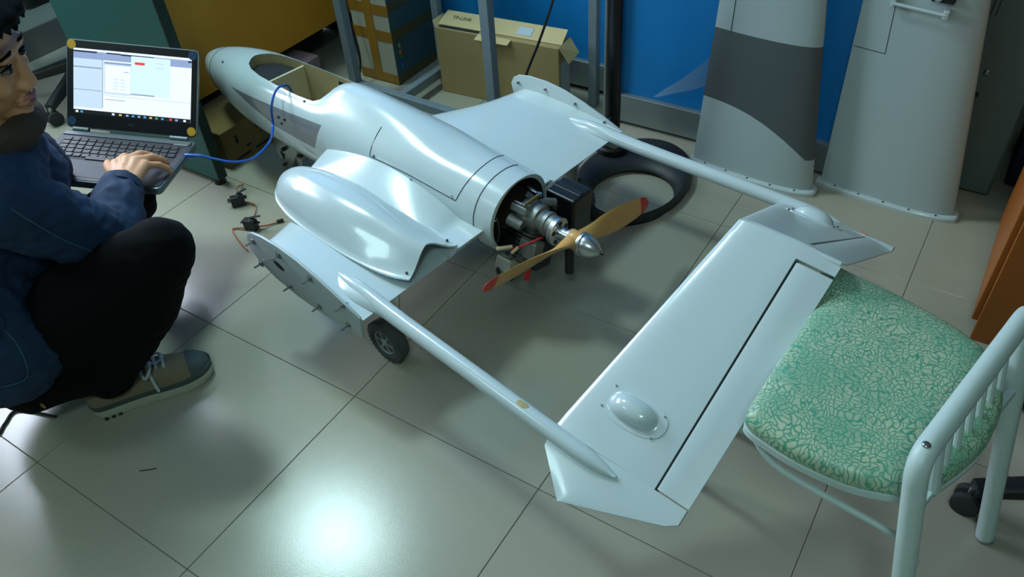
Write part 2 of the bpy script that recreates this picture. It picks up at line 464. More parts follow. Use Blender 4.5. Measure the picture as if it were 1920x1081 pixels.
# cockpit: bulkhead, tray and rim
MB().bbox((-0.106, -0.068, 0.232), (-0.098, 0.068, 0.392)).build('bulkhead', mat('pale_ply_bulkhead', srgb(196, 190, 158), 0.6), fuse, smooth=0)
fbp = [(a - 0.004, l * 0.95) for a, l in ck[:5]] + [(-0.096, 0.066)]
MB().prism([(a, l, 0.231) for a, l in fbp] + [(a, -l, 0.231) for a, l in fbp[:0:-1]], (0, 0, 0.142)).build('front_bay_foam', M_dark, fuse, smooth=0)
MB().box((-0.285, -0.0705, 0.385), (0.03, 0.004, 0.016)).build('latch', M_black, fuse, smooth=0)

# ---- wings
def airfoil(chord, t, n=14):
    up = []; lo = []
    for i in range(n + 1):
        x = (1 - math.cos(math.pi * i / n)) / 2
        y = 5 * t * (0.2969 * math.sqrt(x) - 0.126 * x - 0.3516 * x * x + 0.2843 * x ** 3 - 0.1036 * x ** 4)
        up.append((x * chord, y * chord * 1.15 + 0.001)); lo.append((x * chord, -y * chord * 0.75 - 0.001))
    return up + lo[-1:0:-1]
def wing_ring(l, sg):
    le = interp(abs(l), [0.09, 0.19, 0.376, 0.50], [-0.455, -0.50, -0.588, -0.620])
    ch = le + 1.010
    t = interp(abs(l), [0.09, 0.20, 0.5], [0.135, 0.11, 0.085])
    return [Vector((le - x, sg * abs(l), 0.292 + z)) for x, z in airfoil(ch, t)]
wings = []
for sg in (1, -1):
    mb = MB(); mb.rings([wing_ring(0.085 + 0.42 * k / 18, sg) for k in range(19)])
    wg = mb.build('wing', M_paint, plane, smooth=40); wings.append(wg)
    # blended root fairing between fuselage and wing
    P = []
    for i in range(41):
        t = i / 40; a = -0.415 - 0.60 * t
        H = 0.062 * math.sin(math.pi * min(1, t * 1.12 + 0.02)) ** 0.75 if t < 0.87 else 0.062 * math.sin(math.pi * min(1.0, 0.87 * 1.12 + 0.02)) ** 0.75 * (1 - (t - 0.87) / 0.13)
        row = []
        for j in range(13):
            s = j / 12; l = 0.095 + s * (0.135 if sg > 0 else 0.075)
            bulge = (1 - s) ** 0.9 * 0.7 + 0.30 * math.cos(s * math.pi / 2) ** 0.6
            row.append(Vector((a - 0.05 * s * (1 - t), sg * l, 0.301 + (0.006 if s < 0.9 else 0.0) + H * bulge)))
        P.append(row)
    MB().grid(P).build('wing_root_fairing', M_paint, plane, smooth=60, solid=0.006, offset=-1 if sg > 0 else 1)

# near-side pod cover over the wing (open at the back)
P = []
oa = [-0.452, -0.465, -0.49, -0.53, -0.60, -0.70, -0.80, -0.90, -0.97, -1.012]
oo = [0.292, 0.324, 0.352, 0.374, 0.390, 0.398, 0.399, 0.393, 0.381, 0.362]
oi = [0.288, 0.255, 0.232, 0.214, 0.198, 0.190, 0.188, 0.190, 0.194, 0.198]
oh = [0.001, 0.024, 0.044, 0.061, 0.076, 0.081, 0.075, 0.060, 0.050, 0.044]
for i in range(49):
    t = i / 48; a = -0.452 - 0.56 * t ** 1.35
    o_ = interp(a, oa, oo); i_ = interp(a, oa, oi); h_ = interp(a, oa, oh)
    row = []
    for j in range(29):
        s = j / 28; l = i_ + (o_ - i_) * s
        x = (s - 0.5) * 2
        prof = max(0.0, 1 - (abs(x) / 0.93) ** 2.3)
        prof = prof ** 0.8
        bell = (0.5 + 0.5 * math.cos(math.pi * max(-1, min(1, x / 0.96)))) ** 1.05
        kb = smoothstep(-0.70, -1.0, a) * 0.9
        prof = prof * (1 - kb) + bell * kb
        n = 0.314 + h_ * prof + 0.004 * (1 - smoothstep(-0.47, -0.6, a))
        edge = abs(x) ** 6
        row.append(Vector((a + 0.02 * (1 - abs(x)) * smoothstep(-0.9, -1.012, a) * 1.0, l, n)))
    P.append(row)
pod = MB().grid(P).build('pod_cover', M_paint, plane, smooth=70, solid=0.004)
for a, l in ((-0.492, 0.338), (-0.995, 0.352), (-0.492, 0.242), (-0.985, 0.206)):
    MB().cyl((a, l, 0.313), (a, l, 0.323), 0.0032, 0.0032, 10).build('screw', M_seam, pod)

# ---- end plates with bolts
EP = [(-0.580, 0.308), (-0.590, 0.330), (-0.61, 0.344), (-0.655, 0.354), (-0.72, 0.358), (-0.79, 0.353), (-0.86, 0.338), (-0.938, 0.316), (-1.002, 0.295), (-0.996, 0.230), (-0.985, 0.224), (-0.916, 0.219), (-0.835, 0.215), (-0.752, 0.217), (-0.67, 0.229), (-0.612, 0.252), (-0.587, 0.280)]
BOLTS = [(-0.612, 0.319), (-0.720, 0.332), (-0.619, 0.250), (-0.732, 0.237), (-0.836, 0.323), (-0.843, 0.236), (-0.946, 0.301), (-0.951, 0.242)]
for sg in (1, -1):
    ep = MB().prism([(a, sg * 0.502, n) for a, n in EP], (0, sg * 0.007, 0)).build('end_plate', M_plate if sg > 0 else M_paint2, plane, smooth=30, bevel=0.0015)
    for a, n in BOLTS:
        b = MB()
        b.cyl((a, sg * 0.495, n), (a, sg * 0.531, n), 0.0026, 0.0026, 8)
        b.lathe([(0, 0.0075), (0.004, 0.0075)], (a, sg * 0.509, n), (0, sg, 0), 6)
        b.lathe([(0, 0.010), (0.0015, 0.010)], (a, sg * 0.509, n), (0, sg, 0), 12)
        b.lathe([(0, 0.0062), (0.0045, 0.0045)], (a, sg * 0.502, n), (0, -sg, 0), 10)
        b.build('bolt', M_steel, ep)
    if sg > 0:
        sl = [(-0.705 + 0.020 * math.cos(t), 0.5093, 0.290 + 0.009 * math.sin(t) + 0.004 * math.cos(t)) for t in [2 * math.pi * k / 16 for k in range(16)]]
        MB().prism(sl, (0, 0.0004, 0)).build('slot', M_dark, ep, smooth=0)

# ---- tail booms
def boom_pt(a, sg, up=0.0):
    d = -1.0 - a
    return Vector((a, sg * (0.452 + 0.047 * d), 0.298 - 0.001 * d + up))
booms = []
for sg in (1, -1):
    pts = []; rs = []
    for a, r in ((-0.86, 0.003), (-0.885, 0.009), (-0.92, 0.0150), (-0.97, 0.0185), (-1.02, 0.0195), (-1.10, 0.0190), (-1.40, 0.0185), (-1.58, 0.0180), (-1.62, 0.0165), (-1.66, 0.010), (-1.685, 0.003)):
        pts.append(boom_pt(a, sg, 0.010 if a > -0.92 else 0.010 * (1 - smoothstep(-0.92, -1.06, a)))); rs.append(r)
    bo = MB().tube(pts, rs, 24).build('tail_boom', M_paint, plane, smooth=60); booms.append(bo)
    # flared fairing where the boom leaves the wing
    f = MB(); ring = []
    for i in range(19):
        t = i / 18; a = -0.82 - 0.22 * t
        c = boom_pt(a, sg); g = smoothstep(0, 0.45, t); e2 = smoothstep(0.55, 1.0, t)
        wo = (0.004 + 0.030 * g) * (1 - e2) + 0.0190 * e2; wi = 0.004 + 0.020 * g - 0.005 * e2; h_ = 0.001 + 0.021 * smoothstep(0, 0.8, t)
        row = []
        for k in range(24):
            an = k * 2 * math.pi / 24; ca_ = math.cos(an); sa_ = math.sin(an)
            row.append(Vector((a, c.y + sg * (wo if ca_ > 0 else wi) * ca_, 0.306 - 0.012 * t + (h_ if sa_ > 0 else 0.010) * math.copysign(abs(sa_) ** 1.4, sa_))))
        ring.append(row)
    f.rings(ring); f.build('boom_fairing', M_paint, plane, smooth=60)
MB().ell(boom_pt(-1.452, 1, 0.0172), (0.018, 0.007, 0.0018)).build('glue_patch', M_glue, booms[0])

# ---- inverted V tail
TANG = math.radians(30.5)
def tp(a, s, up=0.0, sg=1):
    # s: distance outwards along the panel's slope expressed as lateral l, up: height above the mid surface
    return Vector((a, sg * (s + up * math.sin(TANG)), 0.569 - s * math.tan(TANG) + up * math.cos(TANG)))
def tail_le(l):
    return float(np.interp(l, [0.0, 0.455, 0.497, 0.562], [-1.618, -1.527, -1.527, -1.611]))
def tail_te(l): return -1.832 + 0.009 * l / 0.5
L_IN, L_OUT, HG = 0.026, 0.460, -1.755
def tail_section(l, a_end, sg, blunt):
    le = tail_le(l); n = 12; up = []; lo = []
    ch = tail_te(l) - le
    for i in range(n + 1):
        x = (1 - math.cos(math.pi * i / n)) / 2
        a = le + (a_end - le) * x
        xx = (a - le) / ch
        th = 0.0125 * (math.sqrt(max(xx, 0)) * 2.2 - 1.0 * xx - 1.2 * xx ** 2 + 0.10) if xx > 0 else 0.0
        th = max(th, 0.0016)
        th = min(th, 0.0098)
        up.append(tp(a, l, th, sg)); lo.append(tp(a, l, -th * 0.8, sg))
    return up + lo[-1::-1]
def straight_tip(sg):
    # outboard tip: triangular area beyond l=.46 down to the raked tip edge
    rings = []
    for k in range(9):
        l = 0.4605 + (0.562 - 0.4605) * k / 8
        le = tail_le(l) if l < 0.497 else -1.527 + (l - 0.497) / 0.065 * (-0.084)
        te = tail_te(l) if l < 0.492 else -1.823 + (l - 0.492) / 0.070 * 0.212
        if l < 0.497: le = tail_le(l)
        up = []; lo = []
        for i in range(11):
            x = i / 10; a = le + (te - le) * x
            th = 0.0095 * min(1, math.sin(math.pi * min(x * 0.62 + 0.06, 1)) + 0.05) * (1 - 0.55 * k / 8)
            up.append(tp(a, l, max(th, 0.0015), sg)); lo.append(tp(a, l, -max(th, 0.0015) * 0.8, sg))
        rings.append(up + lo[-1::-1])
    return rings
tails = []
for sg in (1, -1):
    mb = MB()
    mb.rings([tail_section(l, tail_te(l), sg, 0) for l in (0.0, 0.006, 0.013, L_IN - 0.002)])
    mb.rings([tail_section(L_IN - 0.002 + (L_OUT + 0.0005 - L_IN + 0.002) * k / 16, HG, sg, 1) for k in range(17)])
    mb.rings(straight_tip(sg))
    tl = mb.build('tail_panel', M_paint if sg > 0 else M_paint2, plane, smooth=32); tails.append(tl)
    # moving control surface with a dark joint around it
    el = MB(); rings = []
    for k in range(13):
        l = L_IN + 0.0035 + (L_OUT - L_IN - 0.006) * k / 12
        te = tail_te(l); a0 = HG - 0.0045
        drop = 0.0 if sg > 0 else 0.004
        ring = [tp(a0, l, 0.0068, sg), tp(a0 - 0.004, l, 0.0078, sg), tp((a0 + te) / 2, l, 0.0050, sg), tp(te, l, 0.0014 - drop, sg), tp(te, l, -0.0014 - drop, sg), tp((a0 + te) / 2, l, -0.004, sg), tp(a0 - 0.004, l, -0.0065, sg), tp(a0, l, -0.006, sg)]
        rings.append(ring)
    el.rings(rings); el.build('elevator', M_paint if sg > 0 else M_paint2, plane, smooth=30)
    hb = MB(); hb.rings([[tp(HG + 0.001, l, 0.0035, sg), tp(HG - 0.006, l, 0.0035, sg), tp(HG - 0.006, l, -0.0035, sg), tp(HG + 0.001, l, -0.0035, sg)] for l in (L_IN, L_OUT)])
    hb.build('hinge_strip', M_seam, tl, smooth=0)
    # servo blister with flange and screws
    P = []; ca, cl = -1.648, 0.374
    def blister(u, v):
        # u along chord (a), v along span
        d = math.hypot(u, v)
        h = 0.030 * max(0.0, 1 - d ** 2) ** 0.55 if d < 1 else 0
        return h
    rings = []
    for i in range(13):
        r = [1.42, 1.40, 1.15, 1.03, 0.98, 0.93, 0.86, 0.76, 0.64, 0.5, 0.34, 0.17, 0.01][i]
        hgt = [0.0065, 0.0112, 0.0118, 0.0122, 0.0140, 0.0180, 0.0222, 0.0264, 0.0300, 0.0327, 0.0345, 0.0354, 0.0357][i]
        ring = []
        for k in range(28):
            th = 2 * math.pi * k / 28
            sx = math.copysign(abs(math.cos(th)) ** 0.85, math.cos(th)); sy = math.copysign(abs(math.sin(th)) ** 0.85, math.sin(th))
            ring.append(tp(ca + 0.050 * r * sx, cl + 0.0225 * r * sy, hgt, sg))
        rings.append(ring)
    bl = MB().rings(rings, True, False, True).build('servo_blister', M_paint, plane, smooth=50)
    for a, l in ((-1.592, 0.352), (-1.588, 0.392), (-1.704, 0.355), (-1.702, 0.396)):
        MB().cyl(tp(a, l, 0.007, sg), tp(a, l, 0.0132, sg), 0.0026, 0.0022, 8).build('screw', M_steel if sg > 0 else M_seam, bl)
# rounded ridge cap where both panels meet
rc = MB(); rings = []
for i in range(20):
    t = i / 19; a = -1.6185 - 0.211 * t
    th = 0.0008 + 0.0052 * min(1, math.sin(math.pi * min(1, t * 0.78 + 0.04)))
    rings.append([Vector((a, (th + 0.0022) * math.cos(k * 2 * math.pi / 14), 0.5692 + (th + 0.001) * math.sin(k * 2 * math.pi / 14))) for k in range(14)])
rc.rings(rings).build('ridge_cap', M_paint, plane, smooth=60)
MB().prism([tp(-1.790, 0.464, 0.0062, -1), tp(-1.748, 0.490, 0.0085, -1), tp(-1.734, 0.482, 0.0092, -1), tp(-1.772, 0.4615, 0.0075, -1)], (0, -0.0004, 0.0006)).build('orange_mark', M_orange, tails[1], smooth=0)

# ---- landing gear
for sg in (1, -1):
    g = MB()
    wc = Vector((-0.932, sg * 0.392, 0.086))
    ty = MB().lathe([(-0.014, 0.034), (-0.019, 0.040), (-0.0205, 0.050), (-0.017, 0.058), (-0.008, 0.0605), (0.008, 0.0605), (0.017, 0.058), (0.0205, 0.050), (0.019, 0.040), (0.014, 0.034)], wc, (0, sg, 0), 36).build('tyre', M_grey_tyre, plane, smooth=50)
    for k in range(30):
        an = 2 * math.pi * k / 30
        d = Vector((math.cos(an), 0, math.sin(an)))
        Mx = Matrix(((d.x, 0, -d.z), (0, 1, 0), (d.z, 0, d.x)))
        if k == 0:
            tr0 = MB().box((0, 0, 0), (0.004, 0.012, 0.006)).build('tread_block', M_grey_tyre, ty, smooth=0)
            tr_ = tr0
        else: tr_ = dup(tr0, ty)
        tr_.matrix_local = Matrix.Translation(wc + d * 0.0600 + Vector((0, sg * 0.011, 0))) @ Mx.to_4x4()
    hub = MB().lathe([(-0.012, 0.033), (-0.015, 0.036), (0.015, 0.036), (0.017, 0.034), (0.012, 0.030), (0.010, 0.012), (0.016, 0.010), (0.018, 0.006)], wc, (0, sg, 0), 30).build('wheel_hub', M_grey_hub, plane, smooth=40)
    for k in range(6):
        an = k * math.pi / 3
        MB().box(wc + Vector((0.021 * math.cos(an), sg * 0.0125, 0.021 * math.sin(an))), (0.006, 0.004, 0.020), Matrix.Rotation(-an + math.pi / 2, 3, 'Y')).build('spoke', M_grey_hub, hub, smooth=0)
    s = MB()
    s.prism([(-0.885, sg * 0.355, 0.285), (-0.965, sg * 0.355, 0.285), (-0.950, sg * 0.362, 0.085), (-0.915, sg * 0.362, 0.085)], (0, sg * 0.006, 0))
    s.cyl((-0.932, sg * 0.355, 0.086), (-0.932, sg * 0.405, 0.086), 0.005, 0.005, 10)
    s.build('gear_leg', M_alu, plane, smooth=30, bevel=0.001)
ng = MB()
ngp = [(0.035, 0.0, 0.185), (-0.078, 0.0, 0.185), (-0.088, 0.0, 0.108), (-0.070, 0.0, 0.08), (-0.012, 0.0, 0.004), (0.006, 0.0, 0.002), (0.012, 0.0, 0.02), (0.043, 0.0, 0.085), (0.042, 0.0, 0.10)]
ngo = ng.prism([(p[0], p[1] - 0.02, p[2]) for p in ngp], (0, 0.004, 0)).build('nose_gear_bracket', M_alu, plane, smooth=0, bevel=0.001)
MB().prism([(p[0], p[1] + 0.016, p[2]) for p in ngp], (0, 0.004, 0)).build('nose_gear_bracket', M_alu, plane, smooth=0, bevel=0.001)
MB().cyl((-0.02, -0.03, 0.10), (-0.02, 0.032, 0.10), 0.007, 0.007, 12).build('nose_gear_pivot', M_black, plane)
MB().cyl((0.0, -0.02, 0.03), (0.0, 0.03, 0.03), 0.005, 0.005, 10).build('nose_gear_axle', M_black, plane)
MB().prism([(0.016, 0.0202, 0.078), (-0.012, 0.0202, 0.075), (0.002, 0.0202, 0.045)], (0, 0.0006, 0)).build('bracket_cutout', M_dark, ngo, smooth=0)
MB().bbox((-0.098, -0.012, 0.02), (-0.070, 0.018, 0.09)).build('nose_gear_fork', M_alu, plane, smooth=0, bevel=0.003)

# ---- engine
eng = empty('engine'); eng.parent = plane
def E(mb, name, mt, smooth=35, bevel=0.0): return mb.build(name, mt, eng, smooth, bevel)
AX = 0.308
E(MB().lathe([(0, 0.094), (0.004, 0.094)], (-0.986, 0, AX), (-1, 0, 0), 40), 'firewall', mat('dark_brown_firewall', srgb(58, 46, 34), 0.7))
for l, n in ((0.030, 0.370), (-0.030, 0.374), (0.034, 0.270), (-0.034, 0.268)):
    E(MB().cyl((-0.985, l, n), (-1.085, l * 0.9, n - 0.002), 0.0035, 0.0035, 10).cyl((-1.078, l * 0.9, n - 0.002), (-1.092, l * 0.9, n - 0.002), 0.0058, 0.0058, 6), 'standoff', M_steel)
E(MB().box((-1.086, 0, 0.371), (0.006, 0.07, 0.010)), 'mount_bar', mat('brass_mount', srgb(150, 132, 84), 0.4, 0.7), 0, 0.001)
E(MB().lathe([(0, 0.020), (0.004, 0.036), (0.03, 0.040), (0.034, 0.037), (0.058, 0.037), (0.062, 0.030), (0.082, 0.026), (0.085, 0.022), (0.110, 0.020)], (-1.055, 0, AX + 0.018), (-1, 0, -0.05), 28), 'crankcase', M_cast)
E(MB().lathe([(0, 0.031), (0.003, 0.0325), (0.012, 0.0325), (0.014, 0.029), (0.030, 0.029)], (-1.128, 0, AX + 0.013), (-1, 0, -0.04), 28), 'bearing_housing', M_cast)
dr = E(MB().lathe([(0, 0.022), (0.006, 0.022), (0.007, 0.036), (0.020, 0.037), (0.022, 0.034), (0.023, 0.018), (0.050, 0.017), (0.052, 0.024), (0.058, 0.024)], (-1.150, 0, AX + 0.004), (-1, 0, 0), 32), 'propeller_driver', M_alu)
for k in range(5):
    an = 2 * math.pi * k / 5 + 0.4
    MB().cyl((-1.1715, 0.026 * math.cos(an), AX + 0.004 + 0.026 * math.sin(an)), (-1.174, 0.026 * math.cos(an), AX + 0.004 + 0.026 * math.sin(an)), 0.0062, 0.0062, 10).build('hole', M_dark, dr)
# cylinder with fins towards the lower near side
cd = Vector((0, 0.55, -0.83)).normalized(); cb = Vector((-1.095, 0.010, 0.292))
prof = []
for k in range(7): prof += [(0.010 + k * 0.010, 0.022), (0.011 + k * 0.010, 0.034), (0.016 + k * 0.010, 0.034), (0.017 + k * 0.010, 0.022)]
E(MB().lathe([(0, 0.022)] + prof + [(0.085, 0.026), (0.092, 0.02)], cb, cd, 24), 'cylinder', mat('dark_cast_cylinder', srgb(84, 86, 84), 0.5, 0.7, 0, 0.1, 90), 25)
E(MB().box((-1.118, 0.046, 0.262), (0.050, 0.040, 0.046), Matrix.Rotation(0.35, 3, 'X')), 'ignition_module', mat('grey_cast_block', srgb(116, 118, 112), 0.5, 0.3), 0, 0.003)
E(MB().box((-1.098, 0.010, 0.224), (0.075, 0.062, 0.08), Matrix.Rotation(0.2, 3, 'X')), 'lower_case', M_black, 0, 0.005)
E(MB().lathe([(0, 0.030), (0.05, 0.030), (0.056, 0.024)], (-1.06, -0.028, 0.196), (-1, 0, 0.05), 20), 'fuel_pump', M_black)
E(MB().box((-1.072, 0.026, 0.352), (0.05, 0.035, 0.02), Matrix.Rotation(0.5, 3, 'X')), 'crankcase_lug', M_cast, 0, 0.003)
E(MB().cyl((-1.05, 0.048, 0.325), (-1.09, 0.044, 0.318), 0.018, 0.016, 14), 'intake_elbow', M_cast)
cbx = E(MB().box((-1.072, 0.082, 0.214), (0.046, 0.050, 0.038), Matrix.Rotation(0.35, 3, 'X')), 'carburettor', mat('bright_cast_carburettor', srgb(186, 186, 176), 0.35, 0.5, 0, 0.1, 80), 0, 0.003)
for a, l, n in ((-1.096, 0.068, 0.206), (-1.096, 0.094, 0.214), (-1.084, 0.088, 0.236), (-1.062, 0.080, 0.238)):
    MB().cyl((a, l, n - 0.004), (a - 0.004, l, n + 0.001), 0.0046, 0.0046, 8).build('screw', M_steel, cbx)
E(MB().cyl((-1.06, 0.110, 0.205), (-1.072, 0.120, 0.203), 0.006, 0.006, 8).cyl((-1.09, 0.10, 0.19), (-1.10, 0.10, 0.18), 0.006, 0.006, 8), 'throttle_stop', M_black)
mf = E(MB().bbox((-1.155, -0.158, 0.236), (-1.062, -0.080, 0.348)), 'muffler', mat('satin_black_muffler', srgb(17, 21, 25), 0.35), 0, 0.006)
MB().box((-1.108, -0.118, 0.345), (0.088, 0.022, 0.012)).build('muffler_rib', M_black, mf, smooth=0, bevel=0.003)
MB().cyl((-1.09, -0.06, 0.325), (-1.115, -0.062, 0.318), 0.012, 0.012, 12).build('exhaust_flange', M_black, mf)
E(MB().tube([(-1.09, -0.022, 0.350), (-1.10, -0.045, 0.345), (-1.108, -0.062, 0.338)], 0.011, 12), 'exhaust_stub', M_cast)
E(MB().cyl((-1.168, -0.050, 0.235), (-1.172, -0.046, 0.150), 0.0125, 0.0125, 16), 'exhaust_pipe', M_black)
E(MB().tube(catmull([(-1.140, 0.030, 0.298), (-1.135, 0.045, 0.297), (-1.118, 0.068, 0.288), (-1.105, 0.078, 0.280)]), 0.0028, 8), 'red_wire', mat('red_wire', srgb(188, 38, 50), 0.4))
E(MB().tube(catmull([(-1.098, 0.080, 0.276), (-1.09, 0.086, 0.268), (-1.082, 0.076, 0.264), (-1.078, 0.088, 0.272)]), 0.0026, 8), 'red_wire', bpy.data.materials['red_wire'])
mW = mat('ivory_connector', srgb(206, 186, 148), 0.5)
E(MB().cyl((-1.090, 0.084, 0.278), (-1.060, 0.112, 0.272), 0.0048, 0.0052, 10), 'wire_connector', mW)
E(MB().cyl((-1.104, 0.078, 0.279), (-1.092, 0.090, 0.262), 0.0042, 0.0046, 10), 'wire_connector', mW)
E(MB().tube(catmull([(-0.99, 0.055, 0.335), (-1.03, 0.075, 0.335), (-1.045, 0.082, 0.30), (-1.035, 0.085, 0.26), (-1.03, 0.075, 0.235)]), 0.004, 8), 'fuel_hose', M_black)
E(MB().lathe([(0, 0.010), (0.012, 0.010), (0.014, 0.006)], (-0.99, 0.050, 0.30), (-1, 0, 0), 12), 'breather', M_steel)
E(MB().tube([(-1.10, 0.022, 0.205), (-1.102, 0.040, 0.175), (-1.104, 0.048, 0.150)], [0.005, 0.006, 0.009], 10), 'red_fuel_tap', M_red)

# ---- propeller and spinner
prop = empty('propeller'); prop.parent = plane; prop.location = (-1.222, 0, AX + 0.004)
PA_ = math.radians(13.0)
yd = Vector((0, math.cos(PA_), math.sin(PA_)))       # blade towards the viewer, tip raised
zd = Vector((0, -math.sin(PA_), math.cos(PA_))); xd = Vector((1, 0, 0))
def blade_ring(r, chord, tw, th):
    # r signed span; pitch grows near hub
    sgn = 1 if r >= 0 else -1
    cv = (zd * math.cos(tw) - xd * math.sin(tw) * sgn); nv = (xd * math.cos(tw) + zd * math.sin(tw) * sgn)
    c = yd * r
    out = []
    for k in range(14):
        an = 2 * math.pi * k / 14
        out.append(c + cv * (chord / 2 * math.cos(an)) + nv * (th / 2 * math.sin(an) * (1.0 if math.sin(an) > 0 else 0.6)))
    return out
RP = 0.338
def blade_prof(r):
    f = r / RP
    ch = interp(f, [0, 0.09, 0.2, 0.4, 0.6, 0.8, 0.92, 0.98, 1.0], [0.046, 0.042, 0.038, 0.054, 0.060, 0.053, 0.042, 0.029, 0.012])
    tw = math.radians(interp(f, [0, 0.1, 0.25, 0.5, 1.0], [88, 70, 42, 27, 15]))
    th = interp(f, [0, 0.1, 0.2, 0.5, 1.0], [0.034, 0.030, 0.017, 0.010, 0.005])
    return ch, tw, th
for sgn in (1, -1):
    fr = [0.0 + 0.885 * k / 22 for k in range(23)]
    mb = MB(); mb.rings([blade_ring(sgn * f * RP, *blade_prof(f * RP)) for f in fr]); mb.build('blade', M_wood_prop, prop, smooth=50)
    mb = MB(); mb.rings([blade_ring(sgn * f * RP, *blade_prof(f * RP)) for f in [0.884 + 0.116 * k / 8 for k in range(9)]]); mb.build('red_tip', M_red, prop, smooth=50)
MB().lathe([(-0.016, 0.024), (-0.015, 0.0245), (0.015, 0.0245), (0.016, 0.024)], (0, 0, 0), (-1, 0, 0), 28).build('hub', M_wood_prop, prop)
sp_ = MB().lathe([(0.016, 0.030), (0.019, 0.031), (0.024, 0.031), (0.026, 0.028), (0.030, 0.029), (0.040, 0.0275), (0.052, 0.023), (0.062, 0.017), (0.070, 0.010), (0.075, 0.0055)], (0, 0, 0), (-1, 0, 0), 36).build('spinner', M_alu, prop, smooth=40)
MB().cyl((-0.074, 0, 0), (-0.083, 0, 0), 0.0042, 0.0042, 8).build('spinner_bolt', M_black, sp_)
#PART3
# ------------------------------------------------------------------ spare wing panels leaning against the blue partition
def lean_panel(name, xl, xr, ybase, xl2, xr2, z2, lean, height, label, banded, thick):
    e = empty(name, ((xl + xr) / 2, ybase, 0))
    tag(e, label, 'wing panel')
    cx = (xl + xr) / 2
    def sec(z, grow=0.0):
        t = z / z2
        a = xl + (xl2 - xl) * t - cx; b = xr + (xr2 - xr) * t - cx
        n = 14; fr = []; bk = []
        for i in range(n + 1):
            u = (1 - math.cos(math.pi * i / n)) / 2   # 0 at the thin edge (left), 1 at the round edge (right)
            x = 1 - u
            y = 5 * thick * (0.2969 * math.sqrt(x) - 0.126 * x - 0.3516 * x * x + 0.2843 * x ** 3 - 0.1036 * x ** 4)
            ch = b - a
            g = grow * (1 if 0 < i < n else 1)
            fr.append(Vector((a - grow + (b - a + 2 * grow) * u, -y * ch * 1.1 - 0.0015 - grow + lean * z, z)))
            bk.append(Vector((a - grow + (b - a + 2 * grow) * u, y * ch * 0.75 + 0.0015 + grow + lean * z, z)))
        return fr + bk[::-1]
    mt = bpy.data.materials.new(name + '_paint'); mt.use_nodes = True; nt = mt.node_tree; b = nt.nodes['Principled BSDF']
    b.inputs['Roughness'].default_value = 0.42
    white = srgb(170, 186, 186)
    if banded:
        tc = nt.nodes.new('ShaderNodeTexCoord'); sp = nt.nodes.new('ShaderNodeSeparateXYZ'); nt.links.new(tc.outputs['Object'], sp.inputs[0])
        u = nmath(nt, 'ADD', nmath(nt, 'DIVIDE', sp.outputs[0], 0.31), 0.52, clamp=True)
        low = nmath(nt, 'MULTIPLY_ADD', nmath(nt, 'POWER', u, 2.3), -0.115, 0.222)
        top = nmath(nt, 'MULTIPLY_ADD', u, 0.002, 0.428)
        k = nmath(nt, 'MULTIPLY', nmath(nt, 'GREATER_THAN', sp.outputs[2], low), nmath(nt, 'LESS_THAN', sp.outputs[2], top))
        nt.links.new(nmix(nt, k, white, srgb(82, 90, 92)), b.inputs['Base Color'])
    else:
        b.inputs['Base Color'].default_value = white
    MB().rings([sec(0.012 + (height - 0.012) * k / 10) for k in range(11)]).build('panel_skin', mt, e, smooth=50)
    MB().rings([sec(0.0, 0.012), sec(0.009, 0.012), sec(0.013, 0.009)]).build('root_flange', M_paint2, e, smooth=30)
    for k in range(5):
        u = 0.12 + 0.19 * k
        x = xl - cx + (xr - xl) * u
        xx = 1 - u
        y = 5 * thick * (0.2969 * math.sqrt(xx) - 0.126 * xx - 0.3516 * xx * xx + 0.2843 * xx ** 3 - 0.1036 * xx ** 4) * (xr - xl) * 1.1
        MB().cyl((x, -y - 0.0075, 0.010), (x, -y - 0.0075, 0.0148), 0.0028, 0.0028, 8).build('flange_screw', M_seam, e)
    def front(u, z, up=0.0):
        t = z / z2
        a = xl + (xl2 - xl) * t - cx; b_ = xr + (xr2 - xr) * t - cx
        x = 1 - u
        y = 5 * thick * (0.2969 * math.sqrt(x) - 0.126 * x - 0.3516 * x * x + 0.2843 * x ** 3 - 0.1036 * x ** 4)
        return Vector((a + (b_ - a) * u, -y * (b_ - a) * 1.1 - 0.0015 + lean * z - up, z))
    return e, front
p1, f1 = lean_panel('banded_wing_panel', -0.722, -0.352, 2.035, -0.706, -0.425, 0.52, 0.06, 1.05, 'white wing panel with a dark grey band leaning on the blue partition', True, 0.15)
MB().tube([f1(0.165, 0.425 + 0.6 * k / 10, 0.0002) for k in range(11)], 0.0011, 6).build('aileron_seam', M_seam, p1)
p2, f2 = lean_panel('plain_wing_panel', -0.346, 0.020, 2.095, -0.352, -0.070, 0.57, 0.035, 1.05, 'plain pale grey wing panel with a small black servo leaning beside the locker', False, 0.15)
MB().tube([f2(0.01 + 0.27 * k / 8, 0.425, 0.0002) for k in range(9)], 0.0009, 6).build('aileron_seam', M_seam, p2)
MB().tube([f2(0.28 - 0.0 * k, 0.425 + 0.5 * k / 8, 0.0002) for k in range(9)], 0.0009, 6).build('aileron_seam', M_seam, p2)
sv = MB().box(f2(0.66, 0.595, 0.010), (0.052, 0.02, 0.028)).build('servo', M_black, p2, smooth=0, bevel=0.004)
MB().cyl(f2(0.62, 0.595, 0.020), f2(0.62, 0.595, 0.028), 0.009, 0.009, 14).build('servo_gear', M_alu, sv)
MB().box(f2(0.57, 0.607, 0.018), (0.006, 0.008, 0.008)).build('servo_plug', M_orange, sv, smooth=0)
MB().tube([f2(0.27, 0.560, 0.02), f2(0.70, 0.555, 0.02)], 0.0042, 10).build('push_rod', M_paint2, p2)
MB().box(f2(0.27, 0.565, 0.01), (0.012, 0.022, 0.03)).build('control_horn', M_paint2, p2, smooth=0, bevel=0.003)
